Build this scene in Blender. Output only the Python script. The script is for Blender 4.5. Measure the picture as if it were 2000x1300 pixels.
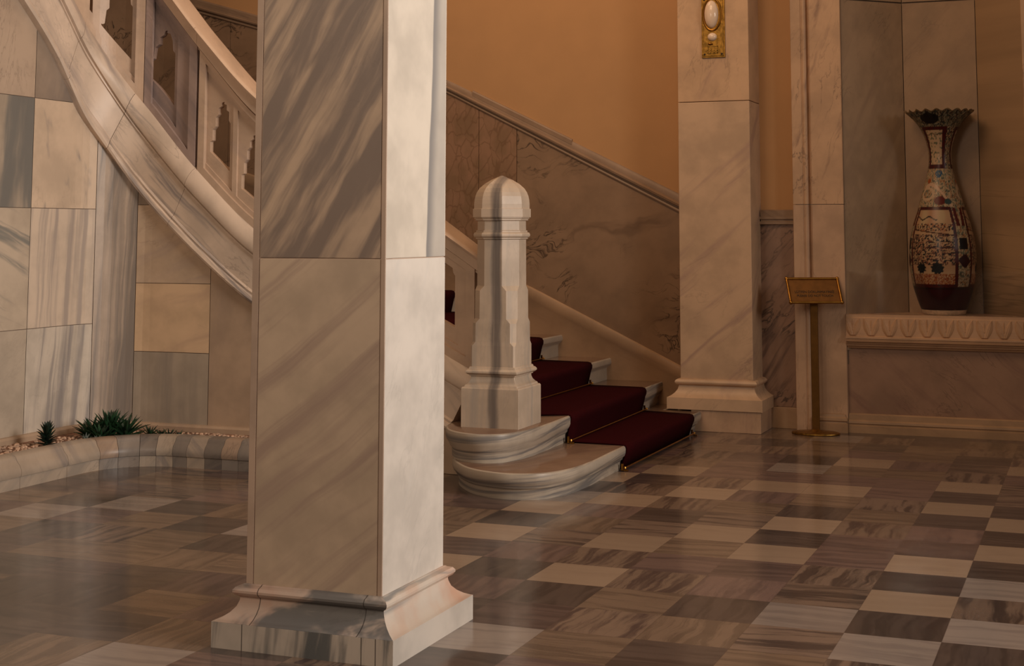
import bpy, bmesh, math, random
from mathutils import Vector, Matrix, noise

for o in list(bpy.data.objects):
    bpy.data.objects.remove(o)
sc = bpy.context.scene
COL = sc.collection

# ------------------------------------------------------------------ camera
F, CX, CY = 2868.0, 1060.0, 156.0           # focal length and principal point for a 2000 x 1300 frame
PITCH = math.atan2(292.0, F)
YAW = math.atan2(2152.0 - CX, math.hypot(F, 292.0))
cam = bpy.data.cameras.new('camera')
cam.sensor_fit = 'HORIZONTAL'
cam.sensor_width = 36.0
cam.lens = F / 2000.0 * 36.0
cam.shift_x = (1000.0 - CX) / 2000.0
cam.shift_y = (CY - 650.0) / 2000.0
cam.clip_end = 100
camo = bpy.data.objects.new('camera', cam)
COL.objects.link(camo)
camo.location = (0, 0, 1.5)
camo.rotation_euler = (math.pi / 2 + PITCH, 0, YAW)
sc.camera = camo

# ------------------------------------------------------------------ world, lights, exposure
sc.view_settings.view_transform = 'Standard'
sc.view_settings.look = 'None'
sc.view_settings.gamma = 1.0
sc.view_settings.exposure = 0.0
sc.view_settings.use_curve_mapping = False
w = bpy.data.worlds.new('world')
sc.world = w
w.use_nodes = True
w.node_tree.nodes['Background'].inputs[0].default_value = (1.0, 0.72, 0.50, 1)
w.node_tree.nodes['Background'].inputs[1].default_value = 0.13


def area(name, loc, target, sx, sy, power, col, spread=180):
    l = bpy.data.lights.new(name, 'AREA')
    l.shape = 'RECTANGLE'
    l.size = sx
    l.size_y = sy
    l.energy = power
    l.color = col
    l.spread = math.radians(spread)
    o = bpy.data.objects.new(name, l)
    COL.objects.link(o)
    o.location = loc
    o.rotation_euler = (Vector(target) - Vector(loc)).to_track_quat('-Z', 'Y').to_euler()
    return o


# daylight through the tall windows of the side hall, to the right of the view
area('window_daylight', (6.0, 4.8, 3.9), (-3.0, 5.7, 2.2), 3.0, 2.6, 148, (1.0, 0.92, 0.84), 68)
# warm hall lighting, high up
area('hall_lamp_light', (-2.9, 7.6, 5.3), (-2.6, 10.5, 1.6), 2.2, 1.6, 60, (1.0, 0.66, 0.40))
area('stair_lamp_light', (-4.5, 9.8, 5.6), (-4.5, 10.6, 1.0), 2.0, 1.4, 30, (1.0, 0.62, 0.36))
# entrance hall behind the viewer
area('entrance_light', (-3.2, 0.2, 3.8), (-3.4, 6.0, 1.8), 2.6, 2.0, 74, (1.0, 0.80, 0.62), 140)


# ------------------------------------------------------------------ colour and material helpers
def lin(c):
    r = []
    for v in c[:3]:
        v = v / 255.0
        r.append(v / 12.92 if v <= 0.04045 else ((v + 0.055) / 1.055) ** 2.4)
    return (r[0], r[1], r[2], 1.0)


class NT:
    def __init__(s, name):
        s.m = bpy.data.materials.new(name)
        s.m.use_nodes = True
        s.t = s.m.node_tree
        s.b = s.t.nodes['Principled BSDF']

    def n(s, kind, **kw):
        nd = s.t.nodes.new(kind)
        for k, v in kw.items():
            setattr(nd, k, v)
        return nd

    def l(s, a, b):
        s.t.links.new(a, b)

    def val(s, sock, v):
        if hasattr(v, 'is_linked') or isinstance(v, bpy.types.NodeSocket):
            s.l(v, sock)
        else:
            sock.default_value = v

    def math(s, op, a, b=0.0, c=None, clamp=False):
        nd = s.n('ShaderNodeMath', operation=op)
        nd.use_clamp = clamp
        s.val(nd.inputs[0], a)
        s.val(nd.inputs[1], b)
        if c is not None:
            s.val(nd.inputs[2], c)
        return nd.outputs[0]

    def smooth(s, x, lo, hi, a=0.0, b=1.0):
        nd = s.n('ShaderNodeMapRange', interpolation_type='SMOOTHSTEP')
        s.val(nd.inputs[0], x)
        nd.inputs[1].default_value = lo
        nd.inputs[2].default_value = hi
        nd.inputs[3].default_value = a
        nd.inputs[4].default_value = b
        return nd.outputs[0]

    def mix(s, f, a, b):
        nd = s.n('ShaderNodeMix', data_type='RGBA')
        s.val(nd.inputs[0], f)
        s.val(nd.inputs[6], a)
        s.val(nd.inputs[7], b)
        return nd.outputs[2]

    def xyz(s):
        tc = s.n('ShaderNodeTexCoord')
        sp = s.n('ShaderNodeSeparateXYZ')
        s.l(tc.outputs['Object'], sp.inputs[0])
        return sp.outputs

    def comb(s, a, b, c):
        nd = s.n('ShaderNodeCombineXYZ')
        s.val(nd.inputs[0], a)
        s.val(nd.inputs[1], b)
        s.val(nd.inputs[2], c)
        return nd.outputs[0]

    def noise(s, vec, scale, detail=5, rough=0.55, dist=0.0):
        nd = s.n('ShaderNodeTexNoise')
        s.l(vec, nd.inputs['Vector'])
        nd.inputs['Scale'].default_value = scale
        nd.inputs['Detail'].default_value = detail
        nd.inputs['Roughness'].default_value = rough
        nd.inputs['Distortion'].default_value = dist
        return nd.outputs[0]


def marble(name, base, vein, seed=0.0, ang=40, across=9.0, along=1.2, lo=0.50, hi=0.72, thin=0.35,
           thin_w=0.018, mottle=None, rough=0.42, plane='v', band=None, thin_ang=None, warp=0.07, seams=(), side_band=None):
    """Veined marble: broad soft streaks along one direction, thin dark veins over them."""
    n = NT(name)
    X, Y, Z = n.xyz()
    if plane == 'v':
        u, v = n.math('ADD', X, Y), Z
    elif plane == 'yz':
        u, v = Y, Z
    else:
        u, v = X, Y
    a = math.radians(ang)

    def rot(an):
        p = n.math('ADD', n.math('MULTIPLY', u, math.cos(an)), n.math('MULTIPLY', v, math.sin(an)))
        q = n.math('ADD', n.math('MULTIPLY', u, -math.sin(an)), n.math('MULTIPLY', v, math.cos(an)))
        return p, q
    p, q = rot(a)
    raw = n.comb(u, v, seed * 3.7 + 1.0)
    wv = n.noise(raw, 2.2, 3, 0.5)
    q2 = n.math('ADD', q, n.math('MULTIPLY', n.math('SUBTRACT', wv, 0.5), warp))
    vec = n.comb(n.math('MULTIPLY', p, along), n.math('MULTIPLY', q2, across), seed)
    broad = n.noise(vec, 1.0, 4, 0.6, 0.3)
    f = n.smooth(broad, lo, hi)
    mt = n.noise(raw, 3.5, 4, 0.6)
    basec = n.mix(n.smooth(mt, 0.35, 0.7), lin(base), lin(mottle or [c * 0.90 for c in base]))
    c1 = n.mix(n.math('MULTIPLY', f, 0.9), basec, lin(vein))
    if thin > 0:
        p2, q3 = rot(a if thin_ang is None else math.radians(thin_ang))
        q4 = n.math('ADD', q3, n.math('MULTIPLY', n.math('SUBTRACT', wv, 0.5), warp * 1.6))
        v2 = n.comb(n.math('MULTIPLY', p2, 1.6), n.math('MULTIPLY', q4, 5.0), seed + 11.3)
        t = n.noise(v2, 1.2, 5, 0.62, 0.5)
        ridge = n.math('ABSOLUTE', n.math('SUBTRACT', t, 0.5))
        tv = n.smooth(ridge, 0.0, thin_w, 1.0, 0.0)
        gate = n.smooth(n.noise(raw, 1.6, 2, 0.5), 0.45, 0.62)
        c1 = n.mix(n.math('MULTIPLY', n.math('MULTIPLY', tv, gate), thin), c1, lin([c * 0.6 for c in vein]))
    if band:                                       # one straight dark seam through the block
        x0, x1, cc, amt = band
        xw = n.math('ADD', X, n.math('MULTIPLY', n.math('SUBTRACT', n.noise(n.comb(X, 0.0, n.math('MULTIPLY', Z, 1.3)), 3.0, 3), 0.5), 0.03))
        e = 0.014
        b1 = n.smooth(xw, x0 - e, x0 + e)
        b2 = n.smooth(xw, x1 - e, x1 + e, 1.0, 0.0)
        st = n.noise(n.comb(n.math('MULTIPLY', X, 60.0), 0.0, n.math('MULTIPLY', Z, 1.5)), 1.0, 3)
        bf = n.math('MULTIPLY', n.math('MULTIPLY', b1, b2), n.math('MULTIPLY', n.smooth(st, 0.2, 0.6, 0.6, 1.0), amt))
        c1 = n.mix(bf, c1, lin(cc))
    if side_band:                                  # a grey flaw leaning along one upright edge
        y0, k, y1, cc = side_band
        d = n.math('SUBTRACT', n.math('ADD', Y, n.math('MULTIPLY', n.math('SUBTRACT', wv, 0.5), 0.05)), n.math('ADD', y0, n.math('MULTIPLY', Z, k)))
        edge = n.math('MULTIPLY', n.smooth(d, -0.004, 0.008), n.smooth(d, 0.008, 0.09, 1.0, 0.45))
        c1 = n.mix(n.math('MULTIPLY', edge, n.smooth(Y, y1 - 0.004, y1, 1.0, 0.3)), c1, lin(cc))
    for x0 in seams:                               # joints between the blocks of a course
        d = n.math('ABSOLUTE', n.math('SUBTRACT', X, x0))
        c1 = n.mix(n.smooth(d, 0.0008, 0.003, 0.85, 0.0), c1, lin((44, 38, 34)))
    n.l(c1, n.b.inputs['Base Color'])
    n.b.inputs['Roughness'].default_value = rough
    n.b.inputs['Specular IOR Level'].default_value = 0.35
    bp = n.n('ShaderNodeBump')
    bp.inputs['Strength'].default_value = 0.06
    bp.inputs['Distance'].default_value = 0.02
    n.l(mt, bp.inputs['Height'])
    n.l(bp.outputs[0], n.b.inputs['Normal'])
    return n.m


def plain(name, col, rough=0.5, metal=0.0, nz=0.0, nscale=30.0, spec=0.5, bump=0.0):
    n = NT(name)
    n.b.inputs['Roughness'].default_value = rough
    n.b.inputs['Metallic'].default_value = metal
    n.b.inputs['Specular IOR Level'].default_value = spec
    X, Y, Z = n.xyz()
    t = n.noise(n.comb(X, Y, Z), nscale, 4)
    c = n.mix(n.smooth(t, 0.3, 0.7), lin([v * (1 - nz) for v in col]), lin([min(255, v * (1 + nz)) for v in col]))
    n.l(c, n.b.inputs['Base Color'])
    if bump:
        bp = n.n('ShaderNodeBump')
        bp.inputs['Strength'].default_value = bump
        bp.inputs['Distance'].default_value = 0.01
        n.l(t, bp.inputs['Height'])
        n.l(bp.outputs[0], n.b.inputs['Normal'])
    return n.m


# ------------------------------------------------------------------ mesh helpers
def mesh(name, V, Fc, mats, parent=None, midx=None, smooth=False, bevel=0.0):
    me = bpy.data.meshes.new(name)
    me.from_pydata([tuple(v) for v in V], [], Fc)
    if not isinstance(mats, (list, tuple)):
        mats = [mats]
    for m in mats:
        me.materials.append(m)
    if midx:
        for i, p in enumerate(me.polygons):
            p.material_index = midx[i]
    bm = bmesh.new()
    bm.from_mesh(me)
    bmesh.ops.recalc_face_normals(bm, faces=bm.faces)
    if bevel:
        bmesh.ops.bevel(bm, geom=[e for e in bm.edges if len(e.link_faces) == 2 and e.calc_face_angle(0) > 0.5],
                        offset=bevel, segments=2, affect='EDGES', profile=0.5)
    bm.to_mesh(me)
    bm.free()
    if smooth:
        for p in me.polygons:
            p.use_smooth = True
        try:
            me.set_sharp_from_angle(angle=math.radians(smooth if smooth is not True else 40))
        except Exception:
            pass
    o = bpy.data.objects.new(name, me)
    COL.objects.link(o)
    if parent:
        o.parent = parent
        o.matrix_parent_inverse = Matrix.Translation(parent.location).inverted() @ Matrix.Identity(4)
    return o


def thing(name, loc, label, cat, group=None):
    o = bpy.data.objects.new(name, None)
    COL.objects.link(o)
    o.location = loc
    o.empty_display_size = 0.1
    tag(o, label, cat, group)
    return o


def tag(o, label, cat, group=None):
    o['label'] = label
    o['category'] = cat
    if group:
        o['group'] = group
    return o


def struct(o):
    o['kind'] = 'structure'
    return o


def boxv(x0, x1, y0, y1, z0, z1):
    V = [(x0, y0, z0), (x1, y0, z0), (x1, y1, z0), (x0, y1, z0), (x0, y0, z1), (x1, y0, z1), (x1, y1, z1), (x0, y1, z1)]
    Fc = [(0, 3, 2, 1), (4, 5, 6, 7), (0, 1, 5, 4), (1, 2, 6, 5), (2, 3, 7, 6), (3, 0, 4, 7)]
    return V, Fc


def box(name, x0, x1, y0, y1, z0, z1, mat, parent=None, bevel=0.0):
    V, Fc = boxv(min(x0, x1), max(x0, x1), min(y0, y1), max(y0, y1), min(z0, z1), max(z0, z1))
    return mesh(name, V, Fc, mat, parent, bevel=bevel)


def join(parts):
    V, Fc = [], []
    for v, f in parts:
        k = len(V)
        V += list(v)
        Fc += [tuple(i + k for i in q) for q in f]
    return V, Fc


def stackv(loops, closed=True, cap0=True, cap1=True):
    """Skin a list of loops (same vertex count)."""
    n = len(loops[0])
    V = [p for lp in loops for p in lp]
    Fc = []
    m = n if closed else n - 1
    for k in range(len(loops) - 1):
        for i in range(m):
            j = (i + 1) % n
            Fc.append((k * n + i, k * n + j, (k + 1) * n + j, (k + 1) * n + i))
    if closed and cap0:
        Fc.append(tuple(reversed(range(n))))
    if closed and cap1:
        Fc.append(tuple(range((len(loops) - 1) * n, len(loops) * n)))
    return V, Fc


def inset(poly, d):
    """Mitred inset of a counter-clockwise 2D polygon (negative d grows it)."""
    n = len(poly)
    out = []
    for i in range(n):
        a, b, c = Vector(poly[i - 1]), Vector(poly[i]), Vector(poly[(i + 1) % n])
        e1, e2 = (b - a).normalized(), (c - b).normalized()
        n1, n2 = Vector((-e1.y, e1.x)), Vector((-e2.y, e2.x))
        m = n1 + n2
        if m.length < 1e-6:
            m = n1
        m = m.normalized()
        k = d / max(0.35, m.dot(n1))
        out.append((b.x + m.x * k, b.y + m.y * k))
    return out


def moulded(name, poly, prof, mat, parent=None, smooth=30):
    """Plan polygon with a moulding profile: list of (inset, z)."""
    loops = [[(x, y, z) for x, y in inset(poly, d)] for d, z in prof]
    V, Fc = stackv(loops)
    mi = None
    if isinstance(mat, (list, tuple)):            # second stone on the right-hand side
        n = len(poly)
        mi = [1 if (k % n == 1 and k < n * (len(prof) - 1)) else 0 for k in range(len(Fc))]
    return mesh(name, V, Fc, mat, parent, midx=mi, smooth=smooth)


def rect(x0, x1, y0, y1):
    return [(x0, y0), (x1, y0), (x1, y1), (x0, y1)]


def lathe(cx, cy, prof, seg=48, ang0=0.0):
    loops = [[(cx + r * math.cos(ang0 + 2 * math.pi * i / seg), cy + r * math.sin(ang0 + 2 * math.pi * i / seg), z) for i in range(seg)]
             for r, z in prof]
    return stackv(loops)


def interp(tab, x):
    if x <= tab[0][0]:
        (a, b), (c, d) = tab[0], tab[1]
        return b + (x - a) * (d - b) / (c - a)
    for (a, b), (c, d) in zip(tab, tab[1:]):
        if x <= c:
            return b + (x - a) * (d - b) / (c - a)
    (a, b), (c, d) = tab[-2], tab[-1]
    return b + (x - a) * (d - b) / (c - a)


def smooth_tab(tab, step=0.05):
    """Catmull-Rom style resampling so that the rising curves are fair."""
    xs = [t[0] for t in tab]
    sl = []
    for i in range(len(tab)):
        a, b = tab[max(0, i - 1)], tab[min(len(tab) - 1, i + 1)]
        sl.append((b[1] - a[1]) / (b[0] - a[0]))
    out = []
    for i in range(len(tab) - 1):
        h = xs[i + 1] - xs[i]
        k = max(1, int(h / step))
        for q in range(k):
            t = q / k
            h00, h10, h01, h11 = 2*t**3-3*t**2+1, t**3-2*t**2+t, -2*t**3+3*t**2, t**3-t**2
            out.append((xs[i] + t * h, h00*tab[i][1] + h10*h*sl[i] + h01*tab[i+1][1] + h11*h*sl[i+1]))
    out.append(tab[-1])
    return out


class Path:
    def __init__(s, pts):
        s.p = [Vector(q) for q in pts]
        s.s = [0.0]
        for a, b in zip(s.p, s.p[1:]):
            s.s.append(s.s[-1] + (b - a).length)
        s.L = s.s[-1]
        s.nr = []
        for i in range(len(s.p)):
            a, b = s.p[max(0, i - 1)], s.p[min(len(s.p) - 1, i + 1)]
            d = (b - a).normalized()
            s.nr.append(Vector((-d.y, d.x)))

    def at(s, t, w=0.0):
        t = max(0.0, min(s.L, t))
        lo, hi = 0, len(s.s) - 1
        while hi - lo > 1:
            m = (lo + hi) // 2
            if s.s[m] <= t:
                lo = m
            else:
                hi = m
        u = (t - s.s[lo]) / (s.s[hi] - s.s[lo])
        p = s.p[lo].lerp(s.p[hi], u)
        n = s.nr[lo].lerp(s.nr[hi], u).normalized()
        return p + n * w


# ------------------------------------------------------------------ materials
CREAM, GREY = (205, 188, 168), (128, 124, 122)
M = {}
M['pillar_low_l'] = marble('pillar_lower_slab', (188, 166, 144), (156, 134, 120), 1, 38, 9, 0.45, 0.46, 0.66, 0.0)
M['pillar_up_l'] = marble('pillar_upper_slab', (184, 160, 138), (118, 104, 96), 2, 58, 8.5, 0.9, 0.36, 0.56, 0.1)
M['pillar_low_r'] = marble('pillar_white_slab', (208, 196, 184), (190, 182, 174), 3, 60, 4, 0.8, 0.55, 0.8, 0.12)
M['pillar_up_r'] = marble('pillar_white_upper_slab', (208, 194, 178), (158, 152, 146), 4.6, 87, 4, 0.3, 0.60, 0.8, 0.0, side_band=(5.045, 0.058, 5.30, (132, 126, 122)))
M['pillar_edge'] = marble('pillar_edge_stone', (176, 152, 134), (150, 132, 120), 5, 88, 6, 0.5, 0.5, 0.8, 0.0)
M['pillar_base'] = marble('pillar_base_stone', (178, 160, 146), (92, 92, 92), 7.3, 14, 9, 2.6, 0.42, 0.58, 0.2, mottle=(178, 142, 124), seams=(-2.905, -2.475))
M['pillar_plinth'] = marble('pillar_plinth_stone', (188, 176, 164), (80, 84, 86), 9.9, 84, 7, 0.7, 0.47, 0.60, 0.1, seams=(-2.935, -2.455, -2.40))
M['pillar_base_r'] = marble('pillar_base_side_stone', (196, 182, 168), (128, 126, 124), 8.1, -2, 16, 0.5, 0.48, 0.62, 0.0, mottle=(190, 152, 130))
M['pillar_plinth_r'] = marble('pillar_plinth_side_stone', (196, 184, 172), (140, 138, 134), 8.9, 1, 14, 0.6, 0.52, 0.66, 0.0)
M['gap'] = plain('joint_backing_stone', (112, 92, 76), 0.8)  # darker backing stone seen in the narrow joints between slabs
M['newel'] = marble('newel_marble', (194, 172, 150), (160, 148, 136), 12, 88, 10, 0.4, 0.52, 0.75, 0.1,
                    band=(-3.470, -3.410, (102, 92, 86), 0.9))
M['step'] = marble('step_marble', (178, 162, 144), (112, 106, 102), 14, 3, 26, 0.8, 0.46, 0.62, 0.3, warp=0.03, rough=0.42)
M['step_far'] = marble('step_marble_plain', (170, 152, 132), (150, 138, 126), 15, 5, 12, 0.8, 0.5, 0.7, 0.2, warp=0.08)
M['tread'] = marble('tread_marble', (134, 106, 86), (114, 88, 74), 16, 60, 6, 0.9, 0.5, 0.7, 0.15, plane='h', rough=0.15)
M['rail'] = marble('balustrade_marble', (198, 170, 146), (170, 148, 134), 18, -40, 6, 0.8, 0.55, 0.8, 0.1)
M['rail_grey'] = marble('balustrade_grey_marble', (160, 138, 128), (122, 108, 106), 19, -50, 6, 0.8, 0.45, 0.7, 0.2)
M['str_a'] = marble('stringer_marble', (212, 190, 170), (164, 148, 138), 21, -48, 10, 0.8, 0.50, 0.72, 0.2)
M['str_b'] = marble('stringer_marble_grey', (206, 184, 164), (132, 122, 118), 22.5, -42, 14, 0.9, 0.50, 0.70, 0.3)
M['ochre'] = plain('ochre_plaster', (184, 138, 92), 0.75, 0, 0.012, 4)
M['dado'] = marble('dado_marble', (148, 118, 92), (104, 80, 62), 25, 12, 5, 1.0, 0.55, 0.8, 0.9, 0.022, thin_ang=15, warp=0.5, rough=0.3)
M['dado_rec'] = marble('recess_dado_marble', (150, 118, 98), (92, 70, 60), 26, 55, 11, 1.2, 0.48, 0.68, 0.9, 0.03, thin_ang=50)
M['skirt'] = marble('skirting_marble', (176, 142, 110), (156, 124, 98), 27, -25, 8, 0.8, 0.5, 0.8, 0.1)
M['railtrim'] = marble('dado_rail_marble', (150, 122, 98), (118, 94, 76), 28, -27, 12, 0.6, 0.5, 0.8, 0.1)
M['pilaster'] = marble('pilaster_marble', (204, 170, 138), (166, 134, 118), 30.4, 40, 8, 0.6, 0.55, 0.75, 0.25)
M['pilaster_up'] = marble('pilaster_upper_marble', (206, 168, 132), (172, 138, 116), 31.7, 68, 5, 0.8, 0.55, 0.8, 0.3)
M['frame'] = marble('niche_frame_marble', (198, 162, 132), (160, 126, 108), 33, 85, 5, 0.6, 0.55, 0.8, 0.2)
M['frame_up'] = marble('niche_frame_upper_marble', (202, 164, 130), (140, 108, 88), 34, 75, 5, 1.4, 0.58, 0.72, 0.6)
M['niche'] = marble('niche_marble', (170, 142, 114), (146, 120, 98), 36, 55, 6, 0.5, 0.5, 0.75, 0.3)
M['niche_b'] = marble('niche_marble_warm', (162, 130, 98), (136, 106, 80), 37, 50, 6, 0.5, 0.5, 0.75, 0.35)
M['shelf'] = marble('shelf_marble', (196, 156, 122), (172, 134, 106), 39, 5, 8, 0.7, 0.55, 0.8, 0.1)
M['shelf_face'] = marble('shelf_panel_marble', (160, 126, 104), (132, 100, 86), 40, -40, 6, 0.9, 0.5, 0.75, 0.4)
M['brass'] = plain('brass', (176, 128, 60), 0.32, 1.0, 0.08, 20)
M['brass_dark'] = plain('aged_brass', (150, 112, 52), 0.42, 1.0, 0.15, 40, bump=0.2)
M['pole'] = plain('dull_brass', (112, 78, 36), 0.5, 0.8, 0.05, 20)
M['plate'] = plain('brass_plate', (134, 92, 48), 0.6, 0.75, 0.05, 20)
M['ink'] = plain('engraved_ink', (30, 20, 14), 0.7)
M['porcelain'] = plain('porcelain', (232, 205, 180), 0.12, 0, 0.01)
M['leaf'] = plain('aloe_leaf', (26, 52, 30), 0.5, 0, 0.35, 18)
M['leaf_dark'] = plain('dark_leaf', (16, 36, 24), 0.5, 0, 0.3, 18)
M['leaf_grey'] = plain('grey_leaf', (90, 98, 92), 0.6, 0, 0.2, 18)
M['pebble'] = plain('pebble', (178, 146, 122), 0.7, 0, 0.22, 9)
M['soil'] = plain('soil', (120, 86, 66), 0.9, 0, 0.3, 30, bump=0.5)
# left wall slabs
WB, WG = (206, 184, 162), (132, 124, 116)
M['w1'] = marble('wall_slab_beige', (176, 154, 134), (158, 136, 118), 41, 80, 4, 0.8, 0.5, 0.8, 0.35)
M['w2'] = marble('wall_slab_grey', (150, 132, 116), (118, 106, 98), 42, 75, 4, 1.0, 0.4, 0.7, 0.4)
M['w3'] = marble('wall_slab_dark', (164, 148, 130), (104, 102, 98), 43.2, 84, 3.5, 0.5, 0.42, 0.62, 0.1)
M['w4'] = marble('wall_slab_blotched', (202, 178, 154), (142, 130, 122), 44.5, 95, 4, 1.6, 0.58, 0.68, 0.1)
M['w5'] = marble('wall_slab_diagonal', (184, 166, 146), (116, 114, 108), 45.4, -22, 10, 0.9, 0.48, 0.66, 0.1)
M['w6'] = marble('wall_slab_ribbed', (200, 180, 160), (158, 144, 134), 46.1, 88, 12, 0.4, 0.46, 0.64, 0.0)
M['w7'] = marble('wall_slab_plain', (176, 160, 142), (160, 146, 130), 47, 35, 4, 0.8, 0.5, 0.8, 0.1)
M['w8'] = marble('wall_slab_streaked', (196, 182, 166), (136, 128, 124), 48.3, 84, 9, 0.4, 0.48, 0.66, 0.1)
M['wc'] = marble('wall_slab_corner', (176, 156, 138), (120, 110, 102), 49.7, 86, 9, 0.35, 0.42, 0.62, 0.1)
M['wr1'] = marble('wall_slab_tan', (192, 166, 140), (164, 142, 126), 50, 20, 5, 0.8, 0.5, 0.75, 0.25)
M['wr2'] = marble('wall_slab_yellow', (206, 174, 140), (178, 148, 124), 51, 15, 5, 0.8, 0.5, 0.8, 0.1)
M['wr3'] = marble('wall_slab_greige', (166, 150, 132), (136, 124, 112), 52, 88, 5, 0.4, 0.45, 0.7, 0.0)
M['wr4'] = marble('wall_slab_taupe', (172, 146, 122), (148, 126, 110), 53, 86, 4, 0.4, 0.5, 0.75, 0.0)


def carpet_mat():
    n = NT('red_carpet')
    X, Y, Z = n.xyz()
    t = n.noise(n.comb(X, Y, Z), 260, 3, 0.6)
    t2 = n.noise(n.comb(X, Y, Z), 5, 3, 0.6)
    c = n.mix(n.smooth(t, 0.3, 0.7), lin((40, 9, 11)), lin((58, 13, 15)))
    c = n.mix(n.math('MULTIPLY', t2, 0.3), c, lin((40, 12, 16)))
    n.l(c, n.b.inputs['Base Color'])
    n.b.inputs['Roughness'].default_value = 0.95
    n.b.inputs['Specular IOR Level'].default_value = 0.03
    bp = n.n('ShaderNodeBump')
    bp.inputs['Strength'].default_value = 0.4
    bp.inputs['Distance'].default_value = 0.004
    n.l(t, bp.inputs['Height'])
    n.l(bp.outputs[0], n.b.inputs['Normal'])
    return n.m


M['carpet'] = carpet_mat()


def breccia():
    n = NT('breccia_marble')
    X, Y, Z = n.xyz()
    v = n.comb(n.math('MULTIPLY', X, 1.7), Y, Z)
    w1 = n.noise(v, 4, 3)
    vec = n.comb(n.math('ADD', n.math('MULTIPLY', X, 1.7), n.math('MULTIPLY', w1, 0.35)), 0.0, n.math('ADD', Z, n.math('MULTIPLY', w1, 0.3)))
    vo = n.n('ShaderNodeTexVoronoi', feature='DISTANCE_TO_EDGE')
    n.l(vec, vo.inputs['Vector'])
    vo.inputs['Scale'].default_value = 7.0
    e = n.smooth(vo.outputs['Distance'], 0.0, 0.07, 1.0, 0.0)
    c = n.mix(n.smooth(w1, 0.35, 0.65), lin((150, 114, 88)), lin((132, 102, 76)))
    c = n.mix(n.math('MULTIPLY', e, 0.55), c, lin((108, 78, 54)))
    n.l(c, n.b.inputs['Base Color'])
    n.b.inputs['Roughness'].default_value = 0.3
    return n.m


M['breccia'] = breccia()


# ------------------------------------------------------------------ floor: square marble tiles
TX, TY = 0.354, 0.3557
PLAN = {12: '.............TD.', 11: '............BPS.', 10: '.........T...TSP', 9: '.........B..P.BS', 8: '.........DVB.PDS',
        7: '........D.BPTSBD', 6: '.........BVTDTDB', 5: 'D.......BP.SBVPD', 4: '...P....DTSBDPdB', 3: 'T.WD....BSBTBPBD',
        2: '.W.TD...dPVPdSDW', 1: '..DS.D..BDBVPSBS', 0: '....T....PDTDWDW', -1: '.....D....dVTSWD', -2: '....DDTP..WTD...',
        -3: '.....DDT..D.....', -4: '.....D.W........'}
# class -> base colour, vein colour, streak strength, streak direction (0 along x, 1 along y)
TC = {'B': ((204, 162, 124), (180, 140, 108), 0.25, 0), 'W': ((186, 160, 142), (150, 128, 118), 0.55, 0),
      'D': ((106, 84, 74), (74, 60, 56), 0.8, 0), 'd': ((126, 94, 84), (90, 68, 64), 0.8, 0),
      'P': ((152, 112, 98), (110, 82, 78), 0.8, 0), 'T': ((162, 124, 94), (118, 90, 70), 0.8, 0),
      'S': ((158, 122, 98), (86, 68, 62), 1.0, 0), 'V': ((164, 126, 98), (98, 72, 66), 0.95, 1)}


def floor_mat():
    n = NT('marble_floor_tiles')
    a1 = n.n('ShaderNodeAttribute', attribute_name='tile_base')
    a2 = n.n('ShaderNodeAttribute', attribute_name='tile_vein')
    a3 = n.n('ShaderNodeAttribute', attribute_name='tile_info')     # r: strength, g: direction, b: seed
    sp = n.n('ShaderNodeSeparateColor')
    n.l(a3.outputs['Color'], sp.inputs[0])
    st, dr, sd = sp.outputs
    X, Y, Z = n.xyz()
    raw = n.comb(X, Y, n.math('MULTIPLY', sd, 40.0))
    wv = n.math('MULTIPLY', n.math('SUBTRACT', n.noise(raw, 3.0, 3), 0.5), 0.11)
    inv = n.math('SUBTRACT', 1.0, dr)
    # across coordinate: Y when streaks run along X
    sk = n.math('MULTIPLY', n.math('SUBTRACT', sd, 0.5), 0.25)
    ac = n.math('ADD', n.math('MULTIPLY', n.math('ADD', Y, n.math('MULTIPLY', X, sk)), inv), n.math('MULTIPLY', X, dr))
    al = n.math('ADD', n.math('MULTIPLY', X, inv), n.math('MULTIPLY', Y, dr))
    vec = n.comb(n.math('MULTIPLY', al, 1.6), n.math('MULTIPLY', n.math('ADD', ac, wv), 19.0), n.math('MULTIPLY', sd, 77.0))
    f = n.smooth(n.noise(vec, 1.0, 4, 0.6, 0.2), 0.42, 0.62)
    mt = n.noise(raw, 7.0, 4, 0.6)
    f = n.math('MULTIPLY', f, st)
    f = n.math('ADD', f, n.math('MULTIPLY', n.smooth(mt, 0.45, 0.75), 0.25), clamp=True)
    c = n.mix(f, a1.outputs['Color'], a2.outputs['Color'])
    # narrow joints
    def jt(c0, t, off):
        m = n.math('FRACT', n.math('DIVIDE', n.math('SUBTRACT', c0, off), t))
        d = n.math('MINIMUM', m, n.math('SUBTRACT', 1.0, m))
        return n.smooth(d, 0.002, 0.007, 1.0, 0.0)
    j = n.math('MAXIMUM', jt(X, TX, -0.602 - 20 * TX), jt(Y, TY, 5.705 - 30 * TY))
    c = n.mix(n.math('MULTIPLY', j, 0.3), c, lin((60, 44, 36)))
    n.l(c, n.b.inputs['Base Color'])
    n.l(n.smooth(mt, 0.3, 0.7, 0.12, 0.19), n.b.inputs['Roughness'])
    n.b.inputs['Specular IOR Level'].default_value = 0.36
    return n.m


def tone(c):
    m = sum(c) / 3
    return [(q * 0.70 + m * 0.30) * 0.80 for q in c]


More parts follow.
